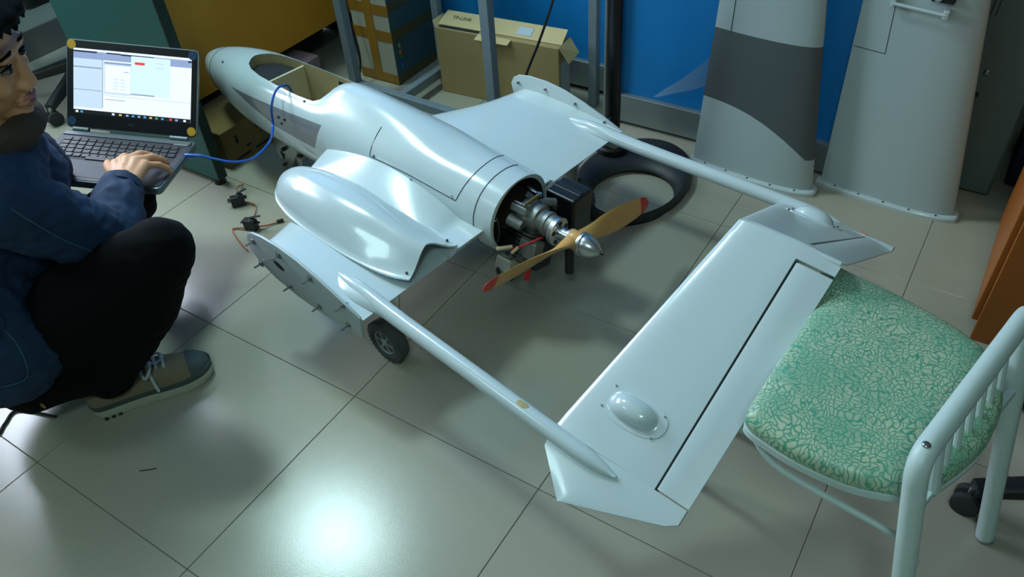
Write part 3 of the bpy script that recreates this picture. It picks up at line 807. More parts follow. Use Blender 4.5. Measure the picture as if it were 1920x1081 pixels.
MB().box(f2(0.70, 0.556, 0.012), (0.014, 0.022, 0.022)).build('rod_clevis', M_paint2, p2, smooth=0, bevel=0.003)

# clear plastic film hanging on the blue wall
M_film = mat('clear_plastic_film', srgb(150, 180, 200), 0.25, alpha=0.28)
film = MB()
film.grid([[Vector((-0.913 + 0.2 * t, 2.143 - 0.02 * math.sin(t * 3), 0.120 + t * (0.20 + (0.10 - 0.20) * s) + 0.002 * math.sin(9 * t + 4 * s))) for s in (0, 0.33, 0.66, 1.0)] for t in [k / 10 for k in range(11)]])
film = film.build('plastic_film', M_film, smooth=60, solid=0.0006)
tag(film, 'wedge of clear plastic film stuck on the blue partition', 'plastic film')

# ------------------------------------------------------------------ grey-green locker
lk = empty('metal_locker', (0.0, 2.24, 0)); tag(lk, 'grey-green steel locker standing behind the plain wing panel', 'locker')
MB().bbox((-0.165, 0.004, 0.0), (0.083, 0.42, 1.75)).build('body', M_locker, lk, smooth=0, bevel=0.003)
dr_ = MB().bbox((-0.160, -0.012, 0.012), (0.078, 0.004, 1.74)).build('door', M_locker, lk, smooth=0, bevel=0.003)
for x, z, r, nm in ((-0.030, 0.365, 0.008, 'lock'), (-0.036, 0.300, 0.006, 'lock')):
    MB().lathe([(0, r), (0.006, r), (0.008, r * 0.7)], (x, -0.012, z), (0, -1, 0), 14).build(nm, M_steel if r > 0.007 else M_black, dr_)
for x in (-0.068, -0.056):
    MB().tube([(x, -0.0125, 0.51), (x + 0.004, -0.0125, 0.62)], 0.0015, 6).build('vent_slot', M_seam, dr_)
MB().lathe([(0, 0.003), (0.003, 0.003)], (-0.052, -0.012, 0.21), (0, -1, 0), 8).build('rivet', M_black, dr_)
MB().lathe([(0, 0.002), (0.003, 0.002)], (-0.034, -0.012, 0.19), (0, -1, 0), 8).build('rivet', M_black, dr_)

# added navy crate standing in for the shaded recess right of the locker
cr = empty('navy_filler', (0.24, 2.45, 0)); tag(cr, 'added dark navy crate on the floor right of the locker', 'filler')
M_navy = mat('recess_shade_navy', srgb(28, 30, 62), 0.5)
MB().bbox((-0.13, -0.13, 0), (0.16, 0.13, 0.16)).build('body', M_navy, cr, smooth=0, bevel=0.008)
MB().bbox((-0.14, -0.14, 0.16), (0.17, 0.14, 0.185)).build('lid', M_black, cr, smooth=0, bevel=0.006)

# ------------------------------------------------------------------ orange wooden desk end on the right
ow = empty('wooden_side_cabinet', (0.14, 1.63, 0)); tag(ow, 'orange-brown wooden cabinet at the right edge behind the chair', 'cabinet')
MB().bbox((0.0, 0.0, 0.0), (0.55, 0.018, 0.74)).build('end_panel', M_wood2, ow, smooth=0, bevel=0.002)
MB().bbox((-0.012, 0.030, 0.035), (0.006, 0.50, 0.74)).build('side_panel', M_wood2, ow, smooth=0, bevel=0.002)
MB().bbox((0.006, 0.030, 0.06), (0.55, 0.49, 0.70)).build('body', mat('dark_carcass', srgb(60, 36, 18), 0.7), ow, smooth=0)
MB().bbox((-0.02, -0.01, 0.741), (0.57, 0.51, 0.765)).build('top', M_wood2, ow, smooth=0, bevel=0.003)

# ------------------------------------------------------------------ upholstered chair with low spindle back
ch = empty('spindle_back_chair', (0.0, 0.97, 0)); tag(ch, 'chair with green floral vinyl seat and white tubular spindle back', 'chair')
OC = Vector((0.0, 0.97, 0))
M_tube = mat('chipped_white_enamel', srgb(186, 204, 200), 0.4, 0, 0, 0.05, 30)
def seat_mat():
    mt = bpy.data.materials.new('green_floral_vinyl'); mt.use_nodes = True; nt = mt.node_tree; b = nt.nodes['Principled BSDF']
    tc = nt.nodes.new('ShaderNodeTexCoord')
    nz = nt.nodes.new('ShaderNodeTexNoise'); nz.inputs['Scale'].default_value = 26; nz.inputs['Detail'].default_value = 2
    nt.links.new(tc.outputs['Object'], nz.inputs['Vector'])
    vm = nt.nodes.new('ShaderNodeVectorMath'); vm.operation = 'MULTIPLY_ADD'; vm.inputs[1].default_value = (0.05, 0.05, 0.0)
    nt.links.new(nz.outputs['Color'], vm.inputs[0]); nt.links.new(tc.outputs['Object'], vm.inputs[2])
    vo = nt.nodes.new('ShaderNodeTexVoronoi'); vo.feature = 'DISTANCE_TO_EDGE'; vo.inputs['Scale'].default_value = 120; vo.voronoi_dimensions = '2D'
    nt.links.new(vm.outputs[0], vo.inputs['Vector'])
    r = nt.nodes.new('ShaderNodeValToRGB'); r.color_ramp.elements[0].position = 0.02; r.color_ramp.elements[1].position = 0.20
    r.color_ramp.elements[0].color = srgb(58, 142, 116); r.color_ramp.elements[1].color = srgb(176, 192, 162)
    nt.links.new(vo.outputs['Distance'], r.inputs[0])
    n2 = nt.nodes.new('ShaderNodeTexNoise'); n2.inputs['Scale'].default_value = 14; n2.inputs['Detail'].default_value = 2
    nt.links.new(tc.outputs['Object'], n2.inputs['Vector'])
    rr = nt.nodes.new('ShaderNodeValToRGB'); rr.color_ramp.elements[0].position = 0.42; rr.color_ramp.elements[1].position = 0.62
    nt.links.new(n2.outputs['Fac'], rr.inputs[0])
    c = nmix(nt, nmath(nt, 'MULTIPLY', rr.outputs[0], 0.45), r.outputs[0], srgb(84, 158, 130))
    nt.links.new(c, b.inputs['Base Color']); b.inputs['Roughness'].default_value = 0.36
    bp = nt.nodes.new('ShaderNodeBump'); bp.inputs['Strength'].default_value = 0.25; bp.inputs['Distance'].default_value = 0.001
    nt.links.new(vo.outputs['Distance'], bp.inputs['Height']); nt.links.new(bp.outputs['Normal'], b.inputs['Normal'])
    return mt
SO = [(-0.146, 1.222), (-0.10, 1.210), (-0.02, 1.190), (0.07, 1.158), (0.135, 1.115), (0.165, 1.04), (0.160, 0.94), (0.128, 0.855), (0.098, 0.812), (0.066, 0.794), (0.008, 0.779), (-0.068, 0.781), (-0.122, 0.793), (-0.150, 0.803), (-0.161, 0.818), (-0.160, 0.86), (-0.154, 0.95), (-0.144, 1.06), (-0.150, 1.12), (-0.160, 1.19), (-0.158, 1.212)]
so = catmull([(x, y, 0) for x, y in SO] + [(SO[0][0], SO[0][1], 0)], 5)[:-1]
cen = Vector((0.0, 0.99, 0))
rings = []
for sc, z in ((0.94, 0.396), (0.985, 0.398), (1.0, 0.408), (0.998, 0.418), (0.98, 0.4265), (0.94, 0.4315), (0.82, 0.4365), (0.6, 0.4395), (0.3, 0.441), (0.02, 0.4415)):
    rings.append([cen + (p - cen) * sc + Vector((0, 0, z)) - OC for p in so])
MB().rings(rings).build('seat', seat_mat(), ch, smooth=60)
rings = []
for sc, z in ((0.985, 0.384), (1.0, 0.386), (1.0, 0.398), (0.97, 0.399)):
    rings.append([cen + (p - cen) * sc + Vector((0, 0, z)) - OC for p in so])
MB().rings(rings).build('seat_rim', M_tube, ch, smooth=40)
NC = Vector((0.072, 0.765, 0.525)) - OC; FC = Vector((0.156, 1.138, 0.522)) - OC
LV = Vector((0.102, -0.038, -0.524))
bd = (FC - NC).normalized()
RT = 0.0155
def corner(c, d0, d1, r=0.035, n=7):
    a = c + d0 * r; b = c + d1 * r
    return [(a * (1 - t) ** 2 + c * 2 * t * (1 - t) + b * t * t) for t in [k / n for k in range(n + 1)]]
ld = LV.normalized()
pts = [NC + LV] + corner(NC, ld, bd) + corner(FC, -bd, ld) + [FC + LV]
fr_ = MB().tube(pts, RT, 20).build('back_frame', M_tube, ch, smooth=50)
for c in (NC, FC):
    MB().cyl(c + LV * 0.985, c + LV, RT * 1.08, RT * 1.02, 18).build('foot_cap', mat('worn_foot_cap', srgb(120, 130, 124), 0.6), fr_)
RN = NC + LV * 0.195; RF = FC + LV * 0.30
up = ld.cross(bd).normalized()
RM = [RN + ld * 0.006, RN - ld * 0.006, RF - ld * 0.006, RF + ld * 0.006]
MB().prism([p - up * 0.006 for p in RM], up * 0.012).build('lower_rail', M_tube, ch, smooth=0, bevel=0.002)
for k in range(7):
    t = 0.17 + 0.60 * k / 6
    a = RN.lerp(RF, t); b = NC.lerp(FC, t)
    MB().cyl(a, b, 0.0058 if k else 0.010, None, 10).build('spindle', M_tube, ch)
    MB().cyl(a + ld * 0.0075, a - ld * 0.003, 0.0064, None, 8).build('weld_spot', mat('rust_spot', srgb(70, 58, 44), 0.8) if 'rust_spot' not in bpy.data.materials else bpy.data.materials['rust_spot'], ch)
for p in (NC + bd * 0.03 + Vector((-0.004, -0.01, 0.013)), NC + LV * 0.60 + Vector((-0.010, -0.011, 0.004)), FC + LV * 0.36 + Vector((-0.012, -0.008, 0))):
    MB().ell(p, (0.006, 0.006, 0.003)).build('rivet', M_steel, ch)
# side braces from the back legs to the seat
for base, y, nm in ((NC, 0.80, 1), (FC, 1.13, 2)):
    s_ = Vector((0.110, y, 0.300)) - OC; m_ = Vector((-0.086, y, 0.345)) - OC; e_ = Vector((-0.145, y + 0.015, 0.384)) - OC
    P = [base + LV * 0.43, s_, m_, e_]
    MB().tube(catmull(P, 6), 0.0055, 8).build('brace', M_tube, ch)
for y in (0.93, 1.09):
    MB().tube([Vector((-0.125, y, 0.39)) - OC, Vector((-0.30, y + 0.02, 0.0)) - OC], 0.009, 12).build('front_leg', M_tube, ch)

# castor base of an office chair beyond the back legs
def star_base(e, n, r, rot, zc, arm=0.03, column=0.2):
    for k in range(n):
        an = rot + 2 * math.pi * k / n
        d = Vector((math.cos(an), math.sin(an), 0)); s = Vector((-d.y, d.x, 0))
        a0 = d * 0.03 + Vector((0, 0, zc)); a1 = d * r + Vector((0, 0, 0.068))
        rings = []
        for t in [0, 0.3, 0.7, 0.92, 1.0]:
            c = a0.lerp(a1, t); w = 0.024 - 0.008 * t; h = 0.020 - 0.008 * t
            rings.append([c + s * w - Vector((0, 0, h)), c + s * w + Vector((0, 0, h * 0.6)), c + s * w * 0.6 + Vector((0, 0, h)), c - s * w * 0.6 + Vector((0, 0, h)), c - s * w + Vector((0, 0, h * 0.6)), c - s * w - Vector((0, 0, h))])
        lg = MB().rings(rings).build('leg', M_black, e, smooth=40)
        cc = d * r
        cs = MB()
        cs.cyl(cc + Vector((0, 0, 0.05)), cc + Vector((0, 0, 0.07)), 0.007, None, 10)
        cs.build('castor_stem', M_steel, lg)
        tw = Vector((math.cos(an + 1.0), math.sin(an + 1.0), 0))
        for q in (-1, 1):
            MB().lathe([(-0.009, 0.020), (-0.007, 0.026), (0.007, 0.026), (0.009, 0.020)], cc + tw * 0.013 * q + Vector((0, 0, 0.0262)), tw, 22).build('castor_wheel', M_rubber, lg, smooth=40)
    MB().lathe([(-0.02, 0.036), (0.02, 0.036), (0.024, 0.03)], (0, 0, zc), (0, 0, 1), 24).build('hub', M_black, e)
    MB().cyl((0, 0, zc + 0.02), (0, 0, zc + column), 0.020, None, 18).build('gas_column', M_black, e)
oc2 = empty('swivel_chair', (0.47, 1.27, 0)); tag(oc2, 'black office swivel chair with castor base behind the spindle-back chair', 'office chair')
star_base(oc2, 5, 0.285, math.radians(205), 0.105, column=0.30)
MB().bbox((-0.22, -0.22, 0.41), (0.24, 0.22, 0.48)).build('seat', M_black, oc2, bevel=0.03)
MB().tube([(0.20, 0.0, 0.43), (0.29, 0, 0.48), (0.31, 0, 0.72)], 0.02, 10).build('back_bracket', M_black, oc2)
MB().box((0.29, 0, 0.84), (0.06, 0.42, 0.42)).build('backrest', M_black, oc2, bevel=0.03)
oc1 = empty('swivel_chair', (-2.95, 1.46, 0)); tag(oc1, 'black office swivel chair behind the teal desk panel and laptop', 'office chair')
star_base(oc1, 5, 0.27, math.radians(-66), 0.115, column=0.30)
MB().bbox((-0.24, -0.22, 0.42), (0.22, 0.24, 0.50)).build('seat', M_black, oc1, bevel=0.03)
MB().tube([(-0.20, 0.0, 0.44), (-0.28, 0, 0.50), (-0.30, 0, 0.75)], 0.02, 10).build('back_bracket', M_black, oc1)
MB().box((-0.27, 0, 0.85), (0.06, 0.42, 0.42)).build('backrest', M_black, oc1, bevel=0.03)

# ------------------------------------------------------------------ desk with teal end panel and beech front
dk = empty('office_desk', (-2.0, 1.24, 0)); tag(dk, 'office desk with teal end panel and orange beech front panel', 'desk')
tealp = [(0.0, 0.0), (0.0, 0.745), (-0.515, 0.745), (-0.515, 0.02), (-0.30, 0.02)]
MB().bbox((-0.515, -0.018, 0.022), (0.024, 0.014, 0.745)).build('end_panel', M_teal, dk, smooth=0, bevel=0.002)
MB().bbox((0.020, -0.0185, 0.022), (0.0255, 0.0145, 0.745)).build('edge_band', mat('dark_green_edging', srgb(8, 46, 38), 0.5), dk, smooth=0)
MB().cyl((0.0, 0.0, 0.0), (0.0, 0.0, 0.024), 0.020, 0.016, 14).build('foot', M_black, dk)
MB().cyl((-0.46, 0.0, 0.0), (-0.46, 0.0, 0.024), 0.020, 0.016, 14).build('foot', M_black, dk)
MB().bbox((-0.235, 0.014, 0.152), (-0.220, 1.015, 0.745)).build('front_panel', M_wood, dk, smooth=0, bevel=0.002)
MB().bbox((-0.515, 1.015, 0.022), (0.010, 1.040, 0.745)).build('end_panel', M_teal, dk, smooth=0, bevel=0.002)
MB().bbox((-0.58, -0.05, 0.746), (-0.195, 1.045, 0.775)).build('desk_top', M_wood, dk, smooth=0, bevel=0.004)
MB().bbox((-0.50, 0.015, 0.004), (-0.47, 1.0, 0.72)).build('back_panel', mat('shadowed_rear_panel', srgb(40, 58, 54), 0.7), dk, smooth=0)  # dark panel extended to the floor to keep the space under the desk dark

# small cardboard box lying under the desk
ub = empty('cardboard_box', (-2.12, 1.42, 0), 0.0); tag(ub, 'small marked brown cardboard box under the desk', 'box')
MB().bbox((-0.10, -0.115, 0), (0.10, 0.14, 0.132)).build('body', mat('shade_darkened_cardboard', srgb(112, 92, 48), 0.9, 0, 0, 0.15, 20), ub, smooth=0, bevel=0.003)  # kraft colour darkened to stand in for the shade under the desk
for y, z, w, h in ((0.035, 0.095, 0.02, 0.022), (-0.06, 0.085, 0.010, 0.03), (-0.05, 0.02, 0.06, 0.008), (0.04, 0.02, 0.07, 0.008), (0.10, 0.028, 0.03, 0.012), (-0.02, 0.045, 0.02, 0.006)):
    MB().bbox((0.1002, y - w / 2, z - h / 2), (0.1008, y + w / 2, z + h / 2)).build('printed_mark', M_dark, ub, smooth=0)
ad = empty('power_strip', (-2.06, 1.86, 0), 0.2); tag(ad, 'black power adapter on the floor under the far end of the desk', 'power adapter')
MB().bbox((-0.05, -0.04, 0), (0.05, 0.04, 0.035)).build('body', M_black, ad, smooth=0, bevel=0.006)
MB().tube(catmull([(0.04, 0.0, 0.02), (0.07, 0.03, 0.015), (0.075, 0.09, 0.10), (0.055, 0.10, 0.30), (0.05, 0.10, 0.60)]), 0.004, 8).build('lead', M_black, ad)
pb = empty('lilac_carton', (-2.22, 1.80, 0)); tag(pb, 'faded lilac-grey carton under the desk behind the power adapter', 'box')
MB().bbox((-0.07, -0.09, 0), (0.07, 0.10, 0.11)).build('body', mat('lilac_grey_card', srgb(140, 120, 122), 0.8), pb, smooth=0, bevel=0.003)

# ------------------------------------------------------------------ steel frame rack
rk = empty('steel_frame_rack', (-1.70, 2.0, 0)); tag(rk, 'grey square-tube steel frame around the cartons by the blue partition', 'rack')
RO = Vector((-1.70, 2.0, 0))
def post(x, y, w=0.034):
    return MB().bbox((x - w / 2 - RO.x, y - w / 2 - RO.y, 0), (x + w / 2 - RO.x, y + w / 2 - RO.y, 1.30)).build('post', M_frame, rk, smooth=0, bevel=0.002)
post(-1.945, 1.862, 0.032); post(-1.327, 1.840, 0.032); post(-1.735, 2.110, 0.028); post(-1.160, 2.200, 0.030)
def rail(p, q, w, h, nm='rail'):
    p = Vector(p) - RO; q = Vector(q) - RO; d = (q - p).normalized(); s = Vector((-d.y, d.x, 0)).normalized() * w / 2; u = Vector((0, 0, h / 2))
    return MB().rings([[c - s - u, c + s - u, c + s + u, c - s + u] for c in (p, q)]).build(nm, M_frame, rk, smooth=0, bevel=0.002)
rail((-1.929, 1.862, 0.058), (-1.343, 1.840, 0.058), 0.030, 0.030)
rail((-1.740, 1.872, 0.052), (-1.735, 2.096, 0.052), 0.028, 0.034)
rail((-1.929, 1.862, 1.28), (-1.343, 1.840, 1.28), 0.030, 0.030)
rail((-1.322, 1.856, 1.28), (-1.165, 2.186, 1.28), 0.030, 0.030)
rail((-1.721, 2.112, 1.28), (-1.17, 2.190, 1.28), 0.026, 0.030)
rail((-1.935, 1.876, 1.28), (-1.745, 2.098, 1.28), 0.026, 0.030)

# tall taped carton standing inside the rack
c1 = empty('taped_carton', (-1.955, 2.125, 0)); tag(c1, 'tall white carton wrapped in brown tape standing inside the steel frame', 'box')
M_cwhite = mat('off_white_carton', srgb(168, 168, 150), 0.8, 0, 0, 0.08, 8)
M_tape = mat('brown_parcel_tape', srgb(150, 108, 38), 0.35, 0, 0, 0.1, 20)
M_cblue = mat('printed_blue_carton_side', srgb(52, 84, 88), 0.7, 0, 0, 0.3, 9)
MB().bbox((-0.095, -0.118, 0.002), (0.082, 0.115, 0.62)).build('body', M_cwhite, c1, smooth=0, bevel=0.002)
MB().bbox((0.0822, -0.118, 0.002), (0.0832, 0.115, 0.62)).build('printed_side', M_cblue, c1, smooth=0)
for z0, z1 in ((0.004, 0.040), (0.165, 0.205), (0.262, 0.300), (0.40, 0.44)):
    MB().bbox((-0.0955, -0.1192, z0), (0.0845, -0.1182, z1)).build('tape_strip', M_tape, c1, smooth=0)
for x0, x1 in ((-0.030, 0.010),):
    MB().bbox((x0, -0.1200, 0.002), (x1, -0.1193, 0.62)).build('tape_strip', M_tape, c1, smooth=0)
M_tape2 = mat('olive_tape_over_print', srgb(84, 78, 42), 0.4)
for z0, z1 in ((0.165, 0.205), (0.275, 0.31)):
    MB().bbox((0.0834, -0.1185, z0), (0.0842, 0.115, z1)).build('side_tape', M_tape2, c1, smooth=0)
MB().bbox((0.0834, -0.118, 0.004), (0.0842, 0.115, 0.035)).build('side_tape', M_tape2, c1, smooth=0)
for k, (z, col) in enumerate(((0.145, (150, 160, 60)), (0.120, (200, 120, 40)), (0.098, (70, 130, 70)), (0.065, (40, 110, 200)), (0.085, (30, 80, 160)))):
    MB().bbox((0.0835, -0.092, z - 0.008), (0.0843, -0.080, z + 0.008)).build('printed_mark', mat('print_%d' % k, srgb(*col), 0.6), c1, smooth=0)

# flat brown carton
bx2 = empty('flat_carton', (-1.70, 2.045, 0), math.radians(4.5)); tag(bx2, 'flat brown cardboard carton with open lettered flap behind the near steel post', 'box')
MB().bbox((0.0, 0.0, 0.0), (0.475, 0.085, 0.245)).build('body', M_card, bx2, smooth=0, bevel=0.003)
fl = MB().prism([(0.0, 0.022, 0.2475), (0.475, 0.022, 0.2475), (0.468, 0.086, 0.272), (0.006, 0.086, 0.272)], (0, 0.0008, -0.0015)).build('rear_flap', M_card_light, bx2, smooth=0)
MB().prism([(0.0, 0.0, 0.246), (0.0, 0.085, 0.246), (-0.012, 0.080, 0.262), (-0.012, 0.01, 0.262)], (0.0015, 0, -0.001)).build('side_flap', M_card_light, bx2, smooth=0)
MB().prism([(0.475, -0.002, 0.248), (0.475, 0.085, 0.248), (0.512, 0.075, 0.205), (0.508, 0.004, 0.195)], (0.001, 0, 0.0015)).build('side_flap', M_card_light, bx2, smooth=0)
MB().prism([(0.175, -0.001, 0.246), (0.165, -0.016, 0.232), (0.292, -0.016, 0.232), (0.300, -0.001, 0.246)], (0, 0.0006, 0.0015)).build('tuck_flap', M_card_light, bx2, smooth=0)
MB().bbox((0.4755, 0.01, 0.005), (0.4765, 0.075, 0.19)).build('end_label', mat('pale_blue_label', srgb(150, 164, 168), 0.6), bx2, smooth=0)
MB().prism([(0.30, 0.034, 0.2528), (0.355, 0.034, 0.2528), (0.355, 0.066, 0.2650), (0.30, 0.066, 0.2650)], (0, -0.0002, 0.0006)).build('address_label', mat('white_label', srgb(176, 190, 192), 0.6), bx2, smooth=0)
MB().bbox((0.01, 0.005, 0.2452), (0.17, 0.021, 0.2456)).build('top_gap', M_dark, bx2, smooth=0)
Rf = Matrix(((1, 0, 0), (0, math.sin(0.6927), -math.cos(0.6927)), (0, math.cos(0.6927) * 1.0, math.sin(0.6927))))
ang = math.atan2(0.033, 0.027)
text_obj('lettering', 'TP-LINK', 0.0215, M_dark, fl, Matrix.Translation((0.080, 0.058, 0.2618)) @ Matrix.Rotation(math.atan2(0.0245, 0.064), 4, 'X'))
for x, z, w, h in ((0.205, 0.055, 0.020, 0.010), (0.212, 0.030, 0.016, 0.006), (0.30, 0.062, 0.012, 0.022), (0.305, 0.030, 0.018, 0.008)):
    MB().bbox((x, -0.0008, z), (x + w, -0.0002, z + h)).build('printed_mark', M_dark, bx2, smooth=0)

# black cable hanging down behind the far end plate
cb_ = MB().tube(catmull([(-1.243, 2.02, 1.262), (-1.17, 1.97, 1.10), (-1.105, 1.92, 0.80), (-1.102, 1.91, 0.62), (-1.134, 1.90, 0.491), (-1.188, 1.90, 0.352), (-1.242, 1.90, 0.227), (-1.28, 1.89, 0.09), (-1.26, 1.86, 0.012), (-1.20, 1.84, 0.004), (-1.10, 1.83, 0.004)]), 0.004, 8).build('hanging_cable', M_black)
tag(cb_, 'thin black cable hanging in front of the flat carton', 'cable')

# ------------------------------------------------------------------ black pole on an oval ring foot
ps = empty('pole_stand', (-0.950, 1.925, 0)); tag(ps, 'black pole stand with an open oval ring foot beside the blue partition', 'stand')
M_foot = mat('black_moulded_plastic', srgb(34, 38, 40), 0.5, 0, 0, 0.1, 30)
MB().cyl((0, 0, 0.03), (0, 0, 1.25), 0.0235, None, 24).build('pole', mat('gloss_black_pole', srgb(16, 17, 20), 0.3), ps)
MB().lathe([(0, 0.048), (0.02, 0.048), (0.026, 0.042), (0.026, 0.034), (0.045, 0.032), (0.05, 0.028)], (0, 0, 0.036), (0, 0, 1), 28).build('collar', M_black, ps)
rings = []
for k in range(65):
    th = 2 * math.pi * k / 64
    o_ = Vector((0.115 + 0.168 * math.cos(th), -0.085 + 0.232 * math.sin(th), 0)); i_ = Vector((0.150 + 0.118 * math.cos(th), -0.160 + 0.132 * math.sin(th), 0))
    d = (i_ - o_)
    rings.append([o_ + d * 0.06 + Vector((0, 0, 0.002)), o_ + Vector((0, 0, 0.016)), o_ + d * 0.12 + Vector((0, 0, 0.032)), o_ + d * 0.35 + Vector((0, 0, 0.038)), o_ + d * 0.75 + Vector((0, 0, 0.036)), o_ + d * 0.95 + Vector((0, 0, 0.026)), o_ + d * 1.0 + Vector((0, 0, 0.014)), o_ + d * 0.95 + Vector((0, 0, 0.002))])
MB().rings(rings, True, False, False).build('ring_foot', M_foot, ps, smooth=50)

# ------------------------------------------------------------------ two servos on the floor
M_wire_o = mat('orange_servo_wire', srgb(214, 104, 48), 0.5); M_wire_b = mat('brown_servo_wire', srgb(110, 62, 36), 0.5)
def servo(x, y, rz, label, wires):
    e = empty('servo', (x, y, 0), rz); tag(e, label, 'servo')
    MB().bbox((-0.020, -0.010, 0.0), (0.020, 0.010, 0.034)).build('case', M_black, e, smooth=0, bevel=0.0015)
    MB().bbox((-0.029, -0.0095, 0.022), (0.029, 0.0095, 0.0255)).build('mounting_flange', M_black, e, smooth=0, bevel=0.001)
    MB().lathe([(0, 0.009), (0.004, 0.009), (0.005, 0.004), (0.010, 0.004)], (0.009, 0, 0.034), (0, 0, 1), 16).build('output_gear', M_black, e)
    MB().box((0.018, 0.006, 0.043), (0.034, 0.007, 0.003), Matrix.Rotation(0.5, 3, 'Z')).build('servo_arm', M_black, e, smooth=0, bevel=0.001)
    R = Matrix.Rotation(-rz, 3, 'Z')
    for k, w in enumerate(wires):
        for j, (dm, mt) in enumerate(((0.0, M_wire_o), (0.0022, M_wire_b))):
            MB().tube(catmull([R @ (Vector((p[0] + dm, p[1] - dm, p[2])) - Vector((x, y, 0))) for p in w]), 0.0013, 6).build('lead', mt, e)
    return e
s1 = servo(-1.848, 1.178, 0.9, 'black servo with orange lead standing nearer the desk leg', [[(-1.862, 1.19, 0.02), (-1.885, 1.215, 0.03), (-1.91, 1.245, 0.012), (-1.918, 1.262, 0.004)], [(-1.835, 1.19, 0.01), (-1.80, 1.20, 0.004), (-1.765, 1.165, 0.004), (-1.75, 1.135, 0.004)]])
s2 = servo(-1.722, 1.112, 0.25, 'black servo with orange lead lying by the near end plate', [[(-1.702, 1.122, 0.01), (-1.690, 1.140, 0.006), (-1.682, 1.155, 0.004), (-1.674, 1.168, 0.004)], [(-1.735, 1.10, 0.008), (-1.765, 1.088, 0.004), (-1.765, 1.075, 0.004), (-1.70, 1.045, 0.004), (-1.655, 1.03, 0.004)]])
MB().box(Matrix.Rotation(-0.25, 3, 'Z') @ (Vector((-1.668, 1.176, 0.005)) - Vector((-1.722, 1.112, 0))), (0.02, 0.008, 0.008), Matrix.Rotation(0.7, 3, 'Z')).build('plug', M_black, s2, smooth=0)

# loose bits on the floor
th_ = MB().tube(catmull([(-1.300, 0.372, 0.0012), (-1.285, 0.384, 0.0012), (-1.272, 0.396, 0.0012)]), 0.0011, 5).build('loose_thread', M_dark)
tag(th_, 'short dark thread lying on the floor tiles near the viewer', 'thread')
fc = MB().tube(catmull([(-1.60, 0.37, 0.0035), (-1.70, 0.335, 0.0035), (-1.69, 0.295, 0.0035), (-1.675, 0.26, 0.0035), (-1.72, 0.20, 0.0035), (-1.85, 0.10, 0.0035)]), 0.0032, 8).build('floor_cable', M_black)
tag(fc, 'black cable trailing across the floor behind the crouching person', 'cable')
#PART4
# ------------------------------------------------------------------ laptop
LP = Vector((-1.86546556, 0.95765727, 0.36662570))
LR = Matrix(((0.87450195, -0.47844227, 0.07961998), (0.46915680, 0.87606394, 0.11137267), (-0.12303758, -0.06004136, 0.99058406)))
lap = empty('laptop'); lap.matrix_world = Matrix.Translation(LP) @ LR.to_4x4()
tag(lap, 'open black laptop with lit screen and round corner stickers on the crouching person\'s knee', 'laptop')
def LW(x, y, z): return LP + LR @ Vector((x, y, z))
M_lapdeck = mat('dark_slate_laptop_deck', srgb(30, 33, 44), 0.55, 0, 0, 0.06, 40)
M_lapedge = mat('grey_laptop_edge', srgb(112, 124, 126), 0.35, 0.5)
M_key = mat('black_key', srgb(20, 21, 26), 0.5)
def rrect(x0, x1, y0, y1, r, n=5):
    out = []
    for cx, cy, a0 in ((x1 - r, y1 - r, 0), (x0 + r, y1 - r, 90), (x0 + r, y0 + r, 180), (x1 - r, y0 + r, 270)):
        for k in range(n + 1):
            a = math.radians(a0 + 90 * k / n); out.append((cx + r * math.cos(a), cy + r * math.sin(a)))
    return out
base = MB().prism([(x, y, -0.020) for x, y in rrect(-0.1725, 0.1725, -0.235, 0.0, 0.014)], (0, 0, 0.019)).build('base', M_lapedge, lap, smooth=30, bevel=0.003)
MB().prism([(x, y, -0.001) for x, y in rrect(-0.169, 0.169, -0.231, -0.012, 0.012)], (0, 0, 0.0015)).build('palm_rest', M_lapdeck, base, smooth=0)
MB().bbox((-0.152, -0.142, 0.0002), (0.152, -0.040, 0.0008)).build('keyboard_well', M_dark, base, smooth=0)
MB().bbox((-0.055, -0.218, 0.0003), (0.030, -0.163, 0.0010)).build('touchpad', mat('touchpad_surface', srgb(26, 28, 38), 0.55), base, smooth=0)
MB().bbox((-0.020, -0.166, 0.0004), (0.002, -0.156, 0.0012)).build('touchpad_buttons', M_key, base, smooth=0)
MB().bbox((-0.165, -0.030, 0.0002), (0.165, -0.012, 0.003)).build('speaker_strip', mat('grey_speaker_strip', srgb(84, 92, 96), 0.5, 0.3), base, smooth=0, bevel=0.001)
MB().bbox((0.125, -0.034, 0.0005), (0.160, -0.026, 0.0022)).build('media_buttons', M_alu, base, smooth=0)
for x0, x1 in ((-0.150, -0.110), (0.105, 0.150)):
    MB().cyl((x0, -0.003, 0.003), (x1, -0.003, 0.003), 0.0065, None, 14).build('hinge', M_lapedge, base)
k0 = None
rows = [(14, 0.0), (14, 0.003), (14, 0.006), (13, 0.010), (12, 0.016)]
for r, (n, off) in enumerate(rows):
    for c in range(n):
        kw = 0.0178; x = -0.140 + off + c * 0.0212; y = -0.050 - r * 0.0185
        if k0 is None: k0 = MB().prism([(a, b, 0.0008) for a, b in rrect(-kw / 2, kw / 2, -0.0075, 0.0075, 0.002, 2)], (0, 0, 0.0026)).build('key', M_key, base, smooth=0, bevel=0.0006); kk = k0
        else: kk = dup(k0, base)
        kk.location = (x, y, 0)
MB().bbox((-0.055, -0.1405, 0.0008), (0.045, -0.1265, 0.0032)).build('space_bar', M_key, base, smooth=0, bevel=0.0006)
